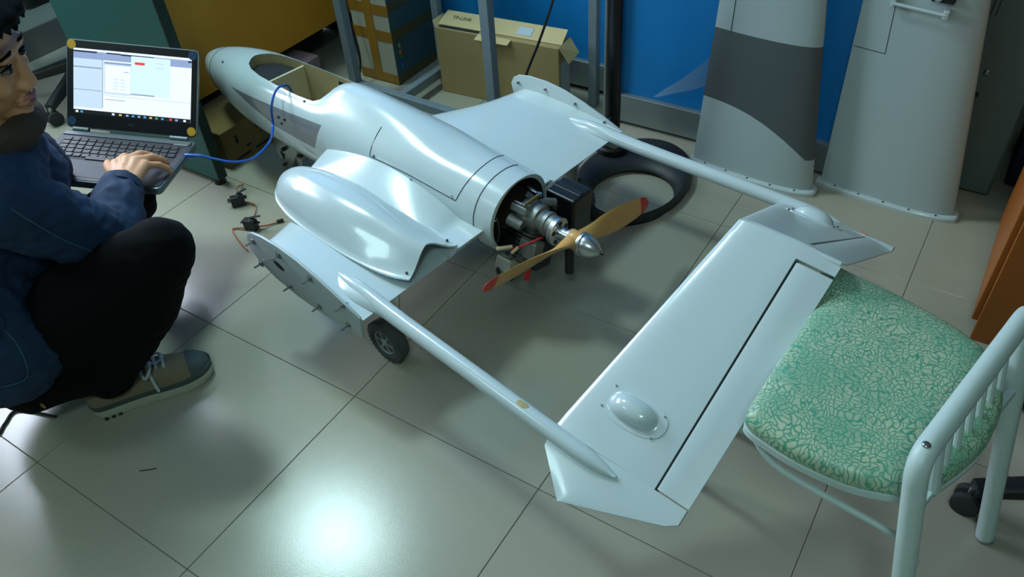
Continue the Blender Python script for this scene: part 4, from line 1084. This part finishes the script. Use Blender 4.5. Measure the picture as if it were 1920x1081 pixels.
# lid
TH = 1.05674784
lu = Vector((0, math.cos(TH), math.sin(TH))); ln = Vector((0, -math.sin(TH), math.cos(TH)))   # up along the lid, normal towards the user
def LD(x, h, d=0.0): return Vector((x, 0, 0)) + lu * h + ln * d
lid = MB().prism([LD(x, h, -0.010) for x, h in rrect(-0.1725, 0.1725, 0.004, 0.229, 0.012)], ln * 0.009).build('lid', M_lapedge, lap, smooth=30, bevel=0.002)
MB().prism([LD(x, h, -0.001) for x, h in rrect(-0.1695, 0.1695, 0.008, 0.226, 0.010)], ln * 0.0012).build('bezel', mat('black_bezel', srgb(9, 11, 16), 0.3), lid, smooth=0)
def emis(name, c, s): return mat(name, srgb(12, 12, 14), 0.5, emit=srgb(*c), emit_str=s * 1.45)
SX0, SX1, SY0, SY1 = -0.153, 0.155, 0.042, 0.207
def scr(u, v): return (SX0 + (SX1 - SX0) * u, SY1 - (SY1 - SY0) * v)
smats = [emis('screen_white', (226, 240, 255), 1.15), emis('screen_blue_grey', (150, 172, 214), 0.95), emis('screen_navy', (14, 34, 70), 0.8), emis('screen_pale_blue', (196, 222, 248), 1.05), emis('screen_red', (232, 66, 70), 1.0), emis('screen_cyan_white', (205, 246, 250), 1.12), emis('screen_grey_line', (150, 168, 200), 0.9), emis('screen_black', (6, 10, 18), 0.6), emis('screen_green', (60, 190, 110), 0.9), emis('screen_sky', (70, 170, 230), 0.9), emis('screen_yellow', (220, 200, 120), 0.9)]
sm = MB()
def q(u0, v0, u1, v1, mi, d):
    sm.cur = mi; x0, y0 = scr(u0, v0); x1, y1 = scr(u1, v1)
    sm.add([LD(x0, y0, d), LD(x1, y0, d), LD(x1, y1, d), LD(x0, y1, d)], [(0, 1, 2, 3)])
q(0, 0, 1, 1, 0, 0.0004)
q(0.0, 0.035, 1.0, 0.15, 1, 0.0005); q(0.0, 0.03, 0.20, 0.055, 2, 0.0006); q(0.28, 0.03, 0.40, 0.05, 2, 0.0006); q(0.40, 0.035, 0.68, 0.058, 2, 0.0006); q(0.68, 0.04, 0.84, 0.06, 1, 0.0006); q(0.97, 0.045, 1.0, 0.07, 2, 0.0006)
q(0.0, 0.15, 0.245, 0.90, 3, 0.0005); q(0.0, 0.27, 0.24, 0.29, 6, 0.0006); q(0.0, 0.62, 0.24, 0.63, 6, 0.0006); q(0.245, 0.15, 0.252, 0.88, 6, 0.0006)
q(0.26, 0.17, 0.49, 0.66, 3, 0.0006); q(0.26, 0.17, 0.49, 0.20, 6, 0.0007); q(0.27, 0.22, 0.485, 0.63, 0, 0.0007); q(0.43, 0.30, 0.47, 0.31, 6, 0.0008)
for k in range(4):
    q(0.34, 0.42 + 0.05 * k, 0.38, 0.435 + 0.05 * k, 3, 0.0008); q(0.40, 0.42 + 0.05 * k, 0.44, 0.435 + 0.05 * k, 3, 0.0008)
q(0.49, 0.05, 0.82, 0.64, 5, 0.0009); q(0.52, 0.135, 0.605, 0.175, 4, 0.0010); q(0.70, 0.12, 0.77, 0.14, 3, 0.0010); q(0.70, 0.19, 0.77, 0.21, 3, 0.0010); q(0.49, 0.62, 0.69, 0.64, 6, 0.0010)
q(0.26, 0.68, 1.0, 0.69, 3, 0.0006); q(0.27, 0.74, 0.44, 0.75, 6, 0.0006)
q(0.0, 0.935, 1.0, 1.0, 7, 0.0008)
for k, (u, mi) in enumerate(((0.02, 0), (0.06, 9), (0.33, 0), (0.39, 10), (0.45, 1), (0.50, 9), (0.55, 1), (0.60, 9), (0.65, 10), (0.70, 8), (0.75, 9), (0.82, 4), (0.87, 1), (0.94, 0))):
    q(u, 0.952, u + 0.022, 0.982, mi, 0.0010)
sm.build('screen', smats, lid, smooth=0)
text_obj('lettering', 'DELL', 0.008, mat('silver_lettering', srgb(96, 104, 112), 0.4, 0.6), lid, Matrix.Translation(LD(0.0, 0.024, 0.0005)) @ Matrix(((1, 0, 0, 0), (0, lu.y, ln.y, 0), (0, lu.z, ln.z, 0), (0, 0, 0, 1))))
M_ystk = mat('yellow_sticker', srgb(206, 160, 40), 0.5); M_bstk = mat('dark_blue_sticker', srgb(16, 58, 92), 0.5)
for x, h, mt in ((-0.158, 0.215, M_ystk), (0.158, 0.022, M_ystk), (0.157, 0.214, M_bstk), (-0.157, 0.022, M_bstk)):
    c = LD(x, h, 0.0004)
    MB().lathe([(0, 0.0115), (0.0006, 0.0115)], c, ln, 24).build('corner_sticker', mt, lid, smooth=0)

# blue lead from the laptop into the cockpit
up_ = [(-1.668, 0.972, 0.352), (-1.651, 0.990, 0.348), (-1.617, 1.005, 0.339), (-1.580, 1.023, 0.330), (-1.559, 1.047, 0.324), (-1.553, 1.086, 0.318), (-1.580, 1.160, 0.314)]
up_ += [AW(-0.226, 0.158, 0.329), AW(-0.223, 0.148, 0.376), AW(-0.217, 0.130, 0.405), AW(-0.206, 0.105, 0.4195), AW(-0.204, 0.084, 0.421), AW(-0.201, 0.060, 0.408), AW(-0.19, 0.045, 0.36), AW(-0.17, 0.03, 0.27), AW(-0.15, 0.0, 0.235)]
M_ublue = mat('translucent_blue_cable', srgb(18, 84, 176), 0.25, 0, 0.3)
uc = empty('usb_cable', up_[0]); tag(uc, 'blue cable running from the laptop up into the open cockpit', 'cable')
upv = [Vector(p) - Vector(up_[0]) for p in up_]
MB().tube(catmull(upv, 8), 0.0033, 10).build('cord', M_ublue, uc)
MB().tube([upv[0] - (upv[1] - upv[0]) * 0.3, upv[0], upv[1] + (upv[2] - upv[1]) * 0.25], [0.0055, 0.0062, 0.0040], 12).build('plug', M_ublue, uc)

# ------------------------------------------------------------------ crouching person
def cap(mb, p0, r0, p1, r1, n=16):
    p0 = Vector(p0); p1 = Vector(p1); d = p1 - p0; L = d.length; d.normalize()
    prof = [(-r0, 1e-4)] + [(-r0 * math.cos(a), r0 * math.sin(a)) for a in [math.pi / 2 * k / 5 for k in range(1, 6)]]
    prof += [(L + r1 * math.sin(a), r1 * math.cos(a)) for a in [math.pi / 2 * k / 5 for k in range(0, 5)]] + [(L + r1, 1e-4)]
    mb.lathe(prof, p0, d, n)
def blob(name, mb, mt, parent, voxel, smooth_it=6, wrinkle=0.0, wscale=20.0, fac=0.5, stretch=None):
    me = mb.mesh(name); ob = bpy.data.objects.new(name, me); COL.objects.link(ob)
    md = ob.modifiers.new('r', 'REMESH'); md.mode = 'VOXEL'; md.voxel_size = voxel; md.adaptivity = 0
    if smooth_it:
        md = ob.modifiers.new('s', 'SMOOTH'); md.factor = fac; md.iterations = smooth_it
    bake(ob)
    if wrinkle:
        me = ob.data; n = len(me.vertices)
        no = [v.normal.copy() for v in me.vertices]
        for v, nn in zip(me.vertices, no):
            c = v.co * wscale
            k = noise.noise(c) + 0.5 * noise.noise(c * 2.1)
            rid = 1 - abs(noise.noise(c * 0.8 + Vector((5, 2, 1)))) * 2
            r2 = 1 - abs(noise.noise(Vector((c.x * 1.3, c.y * 1.3, c.z * 3.2)) + Vector((1, 7, 3)))) * 3
            v.co = v.co + nn * wrinkle * (0.5 * k + 0.5 * rid + 0.45 * max(-0.6, r2))
    ob.data.materials.clear(); ob.data.materials.append(mt)
    ob.data.shade_smooth()
    if parent is not None: ob.parent = parent
    return ob
M_skin = mat('warm_skin', srgb(206, 150, 108), 0.5, 0, 0, 0.05, 30)
M_hair = mat('black_hair', srgb(8, 8, 8), 0.8, spec=0.1)
M_trous = mat('black_trousers', srgb(7, 7, 10), 0.9, spec=0.15)
M_collar = mat('brown_knit_collar', srgb(62, 52, 40), 0.95, 0, 0, 0.2, 120, 0.5, 300)
def denim_mat():
    mt = bpy.data.materials.new('dark_blue_denim'); mt.use_nodes = True; nt = mt.node_tree; b = nt.nodes['Principled BSDF']
    g = nt.nodes.new('ShaderNodeNewGeometry'); n = nt.nodes.new('ShaderNodeTexNoise'); n.inputs['Scale'].default_value = 22; n.inputs['Detail'].default_value = 5
    nt.links.new(g.outputs['Position'], n.inputs['Vector'])
    nt.links.new(nmix(nt, n.outputs['Fac'], srgb(5, 28, 52), srgb(15, 54, 90)), b.inputs['Base Color'])
    b.inputs['Roughness'].default_value = 0.85
    n2 = nt.nodes.new('ShaderNodeTexNoise'); n2.inputs['Scale'].default_value = 600; nt.links.new(g.outputs['Position'], n2.inputs['Vector'])
    bp = nt.nodes.new('ShaderNodeBump'); bp.inputs['Strength'].default_value = 0.3; bp.inputs['Distance'].default_value = 0.001
    nt.links.new(n2.outputs['Fac'], bp.inputs['Height']); nt.links.new(bp.outputs['Normal'], b.inputs['Normal'])
    return mt
M_denim = denim_mat()

HC = Vector((-1.5735, 0.5725, 0.830)); HS = 1.12
hf = Vector((0.78, 0.60, -0.30)).normalized(); hl = Vector((0, 0, 1)).cross(hf).normalized(); hu = hf.cross(hl).normalized()
hr = math.radians(5); hl2 = hl * math.cos(hr) + hu * math.sin(hr); hu = hf.cross(hl2).normalized(); hl = hl2
HM = Matrix((hf, hl, hu)).transposed()
HE = HM * HS
def H(x, y, z): return HC + HM @ (Vector((x, y, z)) * HS)
NECK = Vector((-1.600, 0.560, 0.682)); RSH = Vector((-1.475, 0.465, 0.600)); LSH = Vector((-1.705, 0.605, 0.590))
REL = Vector((-1.472, 0.612, 0.405)); RWR = LW(0.120, -0.290, 0.046)
LEL = Vector((-1.830, 0.700, 0.420)); LWR = LW(-0.150, -0.180, -0.045)
PEL = Vector((-1.695, 0.425, 0.235)); RHIP = Vector((-1.61, 0.385, 0.225)); LHIP = Vector((-1.775, 0.475, 0.225))
RKN = Vector((-1.312, 0.632, 0.432)); RAN = Vector((-1.468, 0.498, 0.112)); LKN = Vector((-1.815, 0.850, 0.235)); LAN = Vector((-1.83, 0.60, 0.085))

body = MB()
body.ell(H(-0.012, 0, 0.040), (0.093, 0.074, 0.082), HE)
body.ell(H(0.028, 0, -0.030), (0.060, 0.060, 0.088), HE)
body.ell(H(0.020, 0, -0.055), (0.058, 0.056, 0.050), HE)
cap(body, H(-0.005, -0.046, -0.055), 0.022, H(0.070, -0.008, -0.100), 0.017)
cap(body, H(-0.005, 0.046, -0.055), 0.022, H(0.070, 0.008, -0.100), 0.017)
body.ell(H(0.076, 0, -0.098), (0.018, 0.022, 0.016), HE)
cap(body, H(0.076, -0.032, 0.020), 0.013, H(0.076, 0.032, 0.020), 0.013)
body.ell(H(0.058, -0.038, -0.030), (0.028, 0.022, 0.024), HE); body.ell(H(0.058, 0.038, -0.030), (0.028, 0.022, 0.024), HE)
cap(body, H(0.084, 0, 0.006), 0.0085, H(0.0985, 0, -0.036), 0.0125)
body.ell(H(0.094, -0.013, -0.041), (0.011, 0.008, 0.008), HE); body.ell(H(0.094, 0.013, -0.041), (0.011, 0.008, 0.008), HE)
body.ell(H(0.083, 0, -0.068), (0.014, 0.026, 0.016), HE)
for s in (-1, 1): body.ell(H(-0.012, s * 0.075, -0.012), (0.020, 0.007, 0.032), HE)
cap(body, H(-0.025, 0, -0.06), 0.054, NECK, 0.058)
cap(body, NECK, 0.06, (NECK + PEL) / 2, 0.10); cap(body, (NECK + PEL) / 2, 0.10, PEL, 0.10)
cap(body, NECK, 0.05, RSH, 0.045); cap(body, NECK, 0.05, LSH, 0.045)
cap(body, RSH, 0.045, REL, 0.036); cap(body, REL, 0.036, RWR, 0.025)
cap(body, LSH, 0.045, LEL, 0.036); cap(body, LEL, 0.036, LWR, 0.025)
# right hand resting on the palm rest
def finger(mb, pts, rs):
    for i in range(len(pts) - 1): cap(mb, pts[i], rs[i], pts[i + 1], rs[i + 1], 12)
kn = [LW(0.066, -0.211, 0.042), LW(0.087, -0.197, 0.047), LW(0.109, -0.195, 0.046), LW(0.131, -0.201, 0.040)]
wrs = [LW(0.102, -0.284, 0.042), LW(0.112, -0.281, 0.045), LW(0.125, -0.281, 0.045), LW(0.137, -0.281, 0.042)]
for w_, k_ in zip(wrs, kn): cap(body, w_, 0.0155, k_, 0.0135, 12)
cap(body, RWR, 0.025, (wrs[1] + wrs[2]) / 2, 0.021)
fing = [
    [kn[0], LW(0.069, -0.171, 0.040), LW(0.075, -0.146, 0.022), LW(0.078, -0.133, 0.010)],
    [kn[1], LW(0.102, -0.157, 0.043), LW(0.112, -0.133, 0.026), LW(0.117, -0.122, 0.011)],
    [kn[2], LW(0.132, -0.163, 0.040), LW(0.146, -0.144, 0.024), LW(0.151, -0.135, 0.010)],
    [kn[3], LW(0.155, -0.181, 0.032), LW(0.168, -0.171, 0.018), LW(0.173, -0.165, 0.006)]]
for i, f in enumerate(fing): finger(body, f, [0.0112, 0.0100, 0.0090, 0.0078] if i < 3 else [0.0096, 0.0086, 0.0078, 0.0068])
finger(body, [LW(0.092, -0.262, 0.040), LW(0.062, -0.232, 0.036), LW(0.040, -0.204, 0.030), LW(0.028, -0.180, 0.024)], [0.0150, 0.0125, 0.0110, 0.0088])
# left hand under the laptop
for k in range(4):
    a = LW(-0.130 + 0.018 * k, -0.150, -0.042); b_ = LW(-0.105 + 0.02 * k, -0.085, -0.032)
    finger(body, [LWR, a, b_], [0.016, 0.012, 0.009])
# legs (inside the trousers) and feet (inside the shoes)
cap(body, RHIP, 0.07, RKN, 0.045); cap(body, RKN, 0.045, RAN, 0.032)
cap(body, LHIP, 0.07, LKN, 0.045); cap(body, LKN, 0.045, LAN, 0.032)
person = blob('person', body, M_skin, None, 0.0042, 3)
tag(person, 'crouching person in a denim jacket and black trousers working on a laptop', 'person')
person.data.set_sharp_from_angle(angle=math.radians(70))
# face details
for s in (-1, 1):
    MB().ell(H(0.0755, s * 0.031, 0.000), (0.0115, 0.0130, 0.0070), HE).build('eye', mat('eye_white' , srgb(104, 92, 82), 0.3) if 'eye_white' not in bpy.data.materials else bpy.data.materials['eye_white'], person)
    MB().ell(H(0.0815, s * 0.029, -0.001), (0.0072, 0.0075, 0.0066), HE).build('iris', mat('dark_iris', srgb(18, 12, 10), 0.2) if 'dark_iris' not in bpy.data.materials else bpy.data.materials['dark_iris'], person)
    e_ = MB(); e_.tube([H(0.084, s * 0.014, 0.0250), H(0.0865, s * 0.026, 0.0265), H(0.081, s * 0.042, 0.0245), H(0.069, s * 0.052, 0.018)], [0.0022, 0.0032, 0.0028, 0.0014], 8); e_.build('eyebrow', M_hair, person)
    e_ = MB(); e_.tube([H(0.083, s * 0.018, 0.003), H(0.0868, s * 0.030, 0.0085), H(0.077, s * 0.0455, 0.003)], [0.0014, 0.0022, 0.0012], 8); e_.build('eyelid', M_hair, person)
M_lips = mat('lip_skin', srgb(168, 104, 88), 0.5)
MB().tube([H(0.080, -0.026, -0.067), H(0.0955, -0.010, -0.0615), H(0.0975, 0, -0.0628), H(0.0955, 0.010, -0.0615), H(0.080, 0.026, -0.067)], [0.002, 0.0052, 0.005, 0.0052, 0.002], 10).build('upper_lip', M_lips, person)
MB().tube([H(0.080, -0.024, -0.070), H(0.0945, -0.010, -0.0745), H(0.0965, 0, -0.0755), H(0.0945, 0.010, -0.0745), H(0.080, 0.024, -0.070)], [0.002, 0.0052, 0.006, 0.0052, 0.002], 10).build('lower_lip', M_lips, person)
# hair: a cap plus a long fringe of tapered locks
hb_ = MB()
hb_.ell(H(-0.022, 0, 0.052), (0.098, 0.083, 0.088), HE)
hb_.ell(H(-0.060, 0, 0.000), (0.058, 0.076, 0.075), HE)
rnd = random.Random(3)
for k in range(26):
    y = -0.068 + 0.136 * k / 25
    z0 = 0.108 - 0.02 * abs(y) / 0.07
    x1 = 0.078 + 0.016 * (1 - (y / 0.07) ** 2) + rnd.uniform(-0.003, 0.004)
    z1 = 0.066 + rnd.uniform(-0.010, 0.010) - 0.9 * max(0, y - 0.040) - 0.5 * max(0, -y - 0.05)
    cap(hb_, H(0.030, y * 0.8, z0), 0.018, H(x1 - 0.008, y, 0.078), 0.0115, 8); cap(hb_, H(x1 - 0.008, y, 0.078), 0.0115, H(x1, y + rnd.uniform(-0.006, 0.010), z1), 0.0035, 8)
for s in (-1, 1):
    for k in range(9):
        x = -0.06 + 0.013 * k
        cap(hb_, H(x, s * 0.066, 0.06), 0.017, H(x + 0.004, s * 0.077, -0.012 + 0.018 * (k / 8) + rnd.uniform(-0.012, 0.008)), 0.004, 8)
blob('hair', hb_, M_hair, person, 0.0042, 2)
# jacket
jk = MB()
MIDT = Vector((-1.675, 0.485, 0.42))
jk.ell(PEL + Vector((0.01, 0.0, 0.10)), (0.150, 0.155, 0.14)); jk.ell(MIDT, (0.150, 0.165, 0.15)); jk.ell((NECK + MIDT) / 2 + Vector((0.0, -0.01, -0.01)), (0.135, 0.155, 0.125))
jk.ell(RHIP + Vector((0.025, -0.03, 0.060)), (0.150, 0.135, 0.140)); jk.ell(RHIP + Vector((-0.01, -0.03, 0.15)), (0.15, 0.14, 0.14))
cap(jk, NECK + Vector((0, 0, -0.075)), 0.078, RSH, 0.076); cap(jk, NECK + Vector((0, 0, -0.075)), 0.078, LSH, 0.076)
RM1 = (RSH + REL) / 2
cap(jk, RSH, 0.080, RM1, 0.072); cap(jk, RM1, 0.072, REL, 0.064); cap(jk, REL, 0.064, REL.lerp(RWR, 0.5), 0.056); cap(jk, REL.lerp(RWR, 0.5), 0.056, REL.lerp(RWR, 0.86), 0.044)
cap(jk, LSH, 0.078, LEL, 0.062); cap(jk, LEL, 0.060, LEL.lerp(LWR, 0.85), 0.042)
jacket = blob('jacket', jk, M_denim, person, 0.0075, 6, 0.0070, 19.0)
# cuff, hem and stitched seams
a = REL.lerp(RWR, 0.80); b_ = REL.lerp(RWR, 0.93)
MB().tube([a, a.lerp(b_, 0.5), b_], [0.0485, 0.0475, 0.0455], 24).build('cuff', M_denim, jacket, smooth=50)
def on_jacket(o, d):
    # point where a ray from inside the body meets the jacket surface
    hit, loc, nor, idx = jacket.ray_cast(Vector(o) + Vector(d).normalized() * 0.6, -Vector(d).normalized())
    return loc + nor * 0.0012 if hit else Vector(o)
M_stitch = mat('pale_denim_stitching', srgb(46, 84, 104), 0.9)
camdir = Vector((0.84, -0.32, 0.44))
def surf_line(pts, name, r=0.0016, mt=None):
    P = [on_jacket(p, camdir) for p in catmull(pts, 5)]
    return MB().tube(P, r, 6).build(name, mt or M_stitch, jacket)
surf_line([RSH + Vector((0.0, 0.02, -0.02)), RSH.lerp(REL, 0.5) + Vector((0.01, 0, -0.035)), REL + Vector((0.02, 0.0, -0.038))], 'sleeve_seam')
surf_line([RHIP + Vector((-0.02, -0.05, 0.20)), RHIP + Vector((0.05, -0.02, 0.16)), RHIP + Vector((0.075, 0.0, 0.08)), RHIP + Vector((0.06, -0.01, -0.01)), RHIP + Vector((-0.02, -0.03, -0.04))], 'hem_seam')
surf_line([RHIP + Vector((0.03, -0.01, 0.17)), RHIP + Vector((0.035, -0.01, 0.12)), RHIP + Vector((0.01, -0.02, 0.085))], 'pocket_edge', 0.005, M_denim)
surf_line([RHIP + Vector((0.055, 0.0, 0.17)), RHIP + Vector((0.065, 0.0, 0.12)), RHIP + Vector((0.02, -0.02, 0.075))], 'pocket_edge', 0.006, M_denim)
p_ = on_jacket(RHIP + Vector((0.0, -0.02, 0.055)), camdir)
MB().prism([p_ + Vector((-0.008, -0.008, -0.004)), p_ + Vector((0.008, 0.008, -0.004)), p_ + Vector((0.002, 0.002, 0.012))], camdir * 0.003).build('pocket_tag', mat('ochre_pocket_tag', srgb(150, 120, 40), 0.7), jacket, smooth=0)
cl = MB()
cd_ = (H(-0.025, 0, -0.06) - NECK).normalized()
for k in range(20):
    an = 2 * math.pi * k / 20; an2 = 2 * math.pi * (k + 1) / 20
    u_ = cd_.cross(Vector((0, 1, 0))).normalized(); v_ = cd_.cross(u_)
    f_ = lambda t: NECK + Vector((0.002, -0.008, -0.020)) + cd_ * (0.002 + 0.006 * math.cos(t)) + (u_ * math.cos(t) + v_ * math.sin(t)) * 0.083
    cap(cl, f_(an), 0.030, f_(an2), 0.030, 10)
blob('collar', cl, M_collar, person, 0.006, 4, 0.003, 40)
# trousers
tr = MB()
tr.ell(PEL + Vector((0.02, -0.01, -0.015)), (0.165, 0.155, 0.135))
HM2 = RHIP.lerp(RKN, 0.5)
cap(tr, RHIP, 0.118, HM2, 0.090); cap(tr, HM2, 0.090, RKN, 0.066); SM = RKN.lerp(RAN, 0.45)
cap(tr, RKN, 0.066, SM, 0.072); cap(tr, SM, 0.072, RAN + Vector((0.0, 0, 0.03)), 0.060); cap(tr, RAN + Vector((0, 0, 0.03)), 0.060, RAN + Vector((-0.02, -0.015, -0.005)), 0.056)
cap(tr, RHIP, 0.11, SM + Vector((-0.05, -0.04, 0)), 0.07); cap(tr, RHIP + Vector((0.03, 0.0, -0.055)), 0.10, RAN + Vector((-0.03, -0.03, 0.03)), 0.062)
cap(tr, LHIP, 0.11, LKN, 0.068); cap(tr, LKN, 0.066, LAN, 0.055)
blob('trousers', tr, M_trous, person, 0.008, 6, 0.004, 12)
# tab on the back pocket and jacket label
MB().box(AW(0, 0, 0) * 0 + Vector((-1.485, 0.335, 0.150)), (0.012, 0.004, 0.008)).build('pocket_tab', mat('ochre_tab', srgb(150, 112, 40), 0.6), person, smooth=0)
# right shoe (and the hidden left one)
M_canvas = mat('khaki_canvas', srgb(124, 114, 88), 0.9, 0, 0, 0.08, 60, 0.3, 500)
M_rand = mat('grey_green_rubber_rand', srgb(62, 76, 70), 0.6)
M_sole = mat('off_white_sole', srgb(178, 182, 160), 0.6, 0, 0, 0.08, 40)
M_lace = mat('pale_grey_laces', srgb(176, 186, 186), 0.8)
def shoe(heel, toe, name):
    heel = Vector(heel); toe = Vector(toe); L = (toe - heel).length; d = (toe - heel) / L
    s = Vector((-d.y, d.x, 0)); z = Vector((0, 0, 1))
    S = lambda x, y, h: heel + d * (x * L) + s * y + z * h
    xs = [0.0, 0.03, 0.10, 0.25, 0.45, 0.62, 0.76, 0.88, 0.96, 1.0]
    hw = [0.012, 0.026, 0.034, 0.035, 0.038, 0.046, 0.049, 0.043, 0.028, 0.010]
    def outline(k, grow=0.0):
        P = [(x, interp(x, xs, hw) + grow) for x in [i / 30 for i in range(31)]]
        return [S(x, -w, 0) for x, w in P] + [S(x, w, 0) for x, w in P[::-1]]
    o = outline(0, 0.004)
    sl = MB().rings([[p + z * h for p in [heel.lerp(toe, 0.5) + (q_ - heel.lerp(toe, 0.5)) * g for q_ in o]] for h, g in ((0.001, 0.965), (0.006, 0.99), (0.020, 1.0), (0.026, 0.995))]).build('sole', M_sole, person, smooth=40)
    for k in range(3):
        MB().box(S(0.09 + 0.055 * k, -0.0335, 0.003), (0.008, 0.014, 0.006), Matrix.Rotation(math.atan2(d.y, d.x), 3, 'Z')).build('sole_notch', M_dark, sl, smooth=0)
    # upper
    top = [0.070, 0.078, 0.080, 0.082, 0.090, 0.082, 0.064, 0.054, 0.044, 0.030]
    rings = []
    for i in range(31):
        x = i / 30 * 0.996 + 0.002; w = interp(x, xs, hw); t = interp(x, xs, top)
        ring = []
        for k in range(15):
            an = math.pi * k / 14
            ring.append(S(x, w * math.copysign(abs(math.cos(an)) ** 0.75, math.cos(an)), 0.020 + (t - 0.020) * abs(math.sin(an)) ** 0.8))
        rings.append(ring)
    MB().rings(rings).build('shoe_upper', M_canvas, person, smooth=60)
    # rubber rand: band around the sole and toe cap
    rings = []
    for h0, g in ((0.024, 0.0025), (0.030, 0.003), (0.037, 0.0015), (0.038, -0.002)):
        rings.append([p + z * h0 for p in outline(0, g)])
    MB().rings(rings, True, False, False).build('rubber_rand', M_rand, person, smooth=50)
    rings = []
    for i in range(10):
        x = 0.82 + 0.181 * i / 9; w = interp(x, xs, hw) + 0.0025; t = interp(x, xs, top) + 0.003
        rings.append([S(x, w * math.copysign(abs(math.cos(math.pi * k / 14)) ** 0.75, math.cos(math.pi * k / 14)), 0.022 + (t - 0.022) * abs(math.sin(math.pi * k / 14)) ** 0.8) for k in range(15)])
    MB().rings(rings).build('toe_cap', M_rand, person, smooth=60)
    for k in range(4):
        x = 0.47 + 0.058 * k; t = interp(x, xs, top)
        MB().tube(catmull([S(x, -0.024, t - 0.012), S(x + 0.01, -0.010, t + 0.004), S(x + 0.004, 0.010, t + 0.005), S(x, 0.024, t - 0.012)], 4), 0.0036, 8).build('lace', M_lace, person)
    for pts in ([(0.52, 0.0, 0.095), (0.56, -0.03, 0.100), (0.50, -0.045, 0.082), (0.47, -0.02, 0.092), (0.52, 0.0, 0.096)], [(0.52, 0.0, 0.095), (0.62, 0.02, 0.090), (0.66, 0.01, 0.082), (0.60, -0.01, 0.086), (0.52, 0.0, 0.096)], [(0.52, -0.002, 0.095), (0.53, -0.028, 0.084), (0.54, -0.046, 0.058), (0.55, -0.055, 0.040)]):
        MB().tube(catmull([S(*p) for p in pts], 6), 0.0036, 8).build('bow_loop', M_lace, person)
    return S
shoe((-1.533, 0.425, 0), (-1.392, 0.668, 0), 'r')
shoe((-1.90, 0.50, 0), (-1.80, 0.76, 0), 'l')
